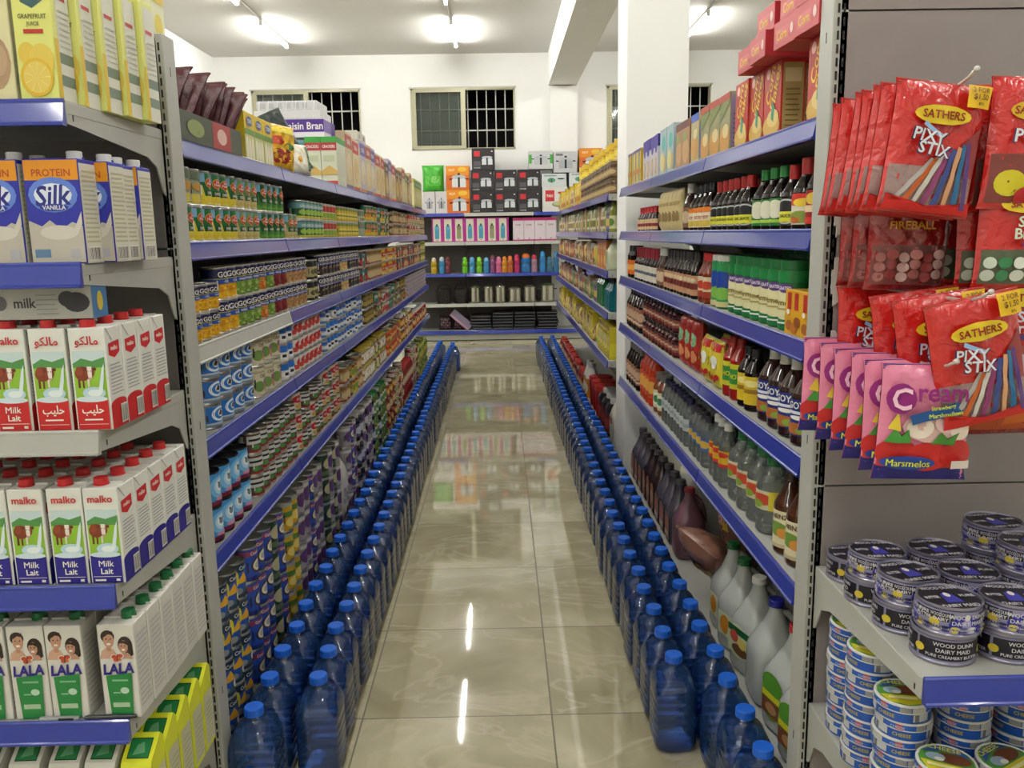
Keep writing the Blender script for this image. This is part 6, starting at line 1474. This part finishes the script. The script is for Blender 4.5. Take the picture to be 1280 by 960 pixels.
THG = cereal('thermos_box', 'magenta and white flask box with olive flask', .152, .14, .33, '#a82a86', [('r', -.38, .04, .3, .96, '#cfcdb8'), ('r', -.24, .14, .16, .6, '#8a8a6a'), ('e', -.04, .62, .2, .1, '#7a7a58'), ('r', -.12, .66, .04, .76, '#2a2a24'), ('e', -.04, .09, .1, .02, '#b88a5a')], [('r', -.3, .1, .3, .9, '#8a2a72')])
for i in range(7):
    end(THG if i in (2, 5) else THM, 547+13.7*i, 1.391, f"magenta and white flask box, {nth(i+1)} counted from the canned goods side, end wall", 'magenta flask boxes')
PNK = cereal('flask_box', 'plain white and pink box', .148, .14, .32, '#d2c6ce', [('r', -.5, .88, .5, 1, '#b02a6a'), ('r', -.5, 0, .5, .07, '#b0306e'), ('t', 'FLASK', 0, .7, .07, '#6a5a62', .5), ('e', 0, .12, .06, .03, '#8a5a72')], [('r', -.5, 0, .5, .1, '#b0306e')])
for i in range(4):
    end(PNK, 648+13.6*i, 1.391, f"plain white and pink box, {nth(i+1)} from the flask boxes, end wall", 'white and pink boxes')
def squeeze(name, desc, col, capc, h=.25, r=.055, trans=.3):
    hh = h
    return bottle(name, desc, [(r*.8, 0), (r, .008), (r, hh*.3), (r*.86, hh*.42), (r*.98, hh*.55), (r*.98, hh*.64), (r*.7, hh*.74)], M(col, .2, trans=trans), r*.72, hh*.22, M(capc, .35), None, 'bottle', capdome=True)
sq = [(541, '#c9a81f', '#d8d2b8', 'yellow', .24), (551, '#3f8fc0', '#c9d6de', 'pale blue', .25), (558.5, '#7a3a44', '#5a2a2a', 'maroon', .25), (580, '#6fc02a', '#7ad03a', 'lime green', .24), (589, '#4a9ac8', '#5aa8d8', 'sky blue', .24), (598, '#79c22e', '#86d83c', 'lime', .24), (607, '#3f8fc8', '#6ab0d8', 'blue', .23),
      (615, '#8a4a7a', '#7a3a5a', 'mauve', .26), (622.5, '#d86a9a', '#d87aa4', 'pink', .24), (630, '#d8902c', '#d88a2a', 'amber', .24), (637, '#c86a3a', '#d8702a', 'rust', .25), (645.5, '#c02a6a', '#c8305a', 'magenta', .27), (657, '#2f7ac0', '#d8702a', 'blue orange capped', .28), (667.5, '#b08aa0', '#c23a4a', 'lilac', .26), (678, '#2f8ad0', '#3a9ae0', 'tall blue', .31), (687, '#4a7a98', '#3a6a8a', 'slate blue', .23), (695, '#3a7aa8', '#3a8ac0', 'deep blue', .3)]
for i, (px, c, k, nm, h) in enumerate(sq):
    p = squeeze('sports_bottle', nm, c, k, h, .044 if nm != 'blue orange capped' else .075)
    end(p, px, .951, f"{nm} sports bottle, {nth(i+1)} along the third end wall shelf", 'sports bottles on the end wall')
STEEL = M('#b5b1a4', .2, .9)
def steelpot(r, h, lid):
    b = MB()
    b.lathe([(r*.85, 0), (r*.95, .01), (r, .03), (r, h*.8), (r*1.05, h*.82), (r*1.05, h*.85)], STEEL, 24)
    c = MB()
    c.lathe([(r*1.04, h*.85), (r*.9, h*.9), (r*.4, h*.96), (.02, h*.965), (.015, h*.985), (.028, h*1.0), (.001, h*1.02)], STEEL if lid == 0 else M('#3a4a2c', .35), 24)
    e = []
    for s in (-1, 1):
        g = MB(); g.tube([(s*r, -.03, h*.66), (s*(r+.03), -.025, h*.68), (s*(r+.03), .025, h*.68), (s*r, .03, h*.66)], .006, M('#2a2622', .4), 8)
        e.append(('handle', g))
    return Proto('steel_pot', 'steel pot', 'pot', 2*r, 2*r, h, b, [('lid', c)] + e)
for i, (px, r, h, l) in enumerate([(592, .07, .26, 1), (609, .07, .26, 0), (624, .075, .27, 0), (642.5, .095, .24, 0), (661.5, .09, .26, 0), (684, .1, .28, 1)]):
    end(steelpot(r, h, l), px, .528, f"shiny steel pot with lid, {nth(i+1)} from the dark basketware, end wall", 'steel pots on the end wall')
def basket():
    b = MB()
    W = M('#231d1c', .6)
    for k in range(9):
        zz = .012 + k*.022
        b.lathe([(.085+.02*k/9, zz-.011), (.095+.02*k/9, zz), (.087+.02*k/9, zz+.011)], W, 20, caps=(k == 0))
    b.tube([(-.1, 0, .19), (-.07, 0, .25), (0, 0, .275), (.07, 0, .25), (.1, 0, .19)], .007, W, 8)
    for k in range(14):
        a = 2*PI*k/14
        b.tube([(.09*math.cos(a), .09*math.sin(a), 0), (.112*math.cos(a), .112*math.sin(a), .2)], .005, W, 5)
    return Proto('wicker_basket', 'dark basket', 'basket', .23, .23, .28, b)
BSK = basket()
for i in range(2):
    end(BSK, 552+22*i, .528, f"dark woven basket with handle, {nth(i+1)} from the canned goods side, end wall", 'dark baskets on the end wall')
MATB = MB()
for k in range(3):
    MATB.box(-.145+.004*k, -.15, .0+k*.014, .145-.003*k, .15, .012+k*.014, M(['#26262a', '#303338', '#1c1d20'][k], .25), .004)
MATB.box(-.148, -.152, .016, .148, -.149, .022, M('#6a6e74', .2))
MAT = Proto('wrapped_mat', 'dark plastic wrapped mat', 'mat', .3, .3, .043, MATB)
for c, px in enumerate((599, 627, 655, 684)):
    for t in range(6 if c else 5):
        put(MAT, bx(px)+RND.uniform(-.01, .01), YB+.155+RND.uniform(-.0, .02), .1465+t*.0435, RND.uniform(-.06, .06), f"dark plastic wrapped mat, {nth(t+1)} from the bottom, {nth(c+1)} pile from the tilted board, end wall", 'wrapped mats on the bottom end wall shelf')
bd = MB(); bd.box(-.17, -.008, 0, .17, .008, .12, '#8a7f98', .002); bd.box(-.17, -.0085, .0, .17, -.0078, .03, '#b58aa0')
o = ob('tilted_board', bd.mesh('tilted_board'), None, (bx(570), YB+.06, .25)); o.rotation_euler = (-.3, .72, 0); tag(o, 'pale lilac board leaning among dark bags, bottom end wall shelf', 'board')
DOTB = pouch('dotted_bag', 'dark maroon dotted bag', .2, .2, .1, M('#2a1a24', .35), [('e', -.3+.15*(i % 5), .15+.18*(i//5)+.05*(i % 2), .05, .05, ['#8a3a5a', '#6a4a7a', '#9a8a5a'][i % 3]) for i in range(20)], 4, crimp='#3a2a34')
for i, px in enumerate((553, 571)):
    end(DOTB, px, .146, f"dark maroon dotted bag, {nth(i+1)} from the canned goods side, bottom end wall shelf", 'dotted bags on the end wall', .12)

# ------------------------------------------------------------------ night outside, render look
w = bpy.data.worlds.new('night'); SC.world = w; w.use_nodes = True
w.node_tree.nodes['Background'].inputs[0].default_value = (.01, .012, .016, 1)
w.node_tree.nodes['Background'].inputs[1].default_value = .3
SC.view_settings.view_transform = 'Standard'
SC.view_settings.look = 'None'
SC.view_settings.gamma = 1
SC.view_settings.use_curve_mapping = False
SC.view_settings.exposure = EXPOSURE
cy = SC.cycles
cy.max_bounces = 9; cy.diffuse_bounces = 3; cy.glossy_bounces = 4; cy.transmission_bounces = 8; cy.transparent_max_bounces = 14
cy.caustics_reflective = False; cy.caustics_refractive = False
cy.sample_clamp_indirect = 4
cy.use_denoising = True
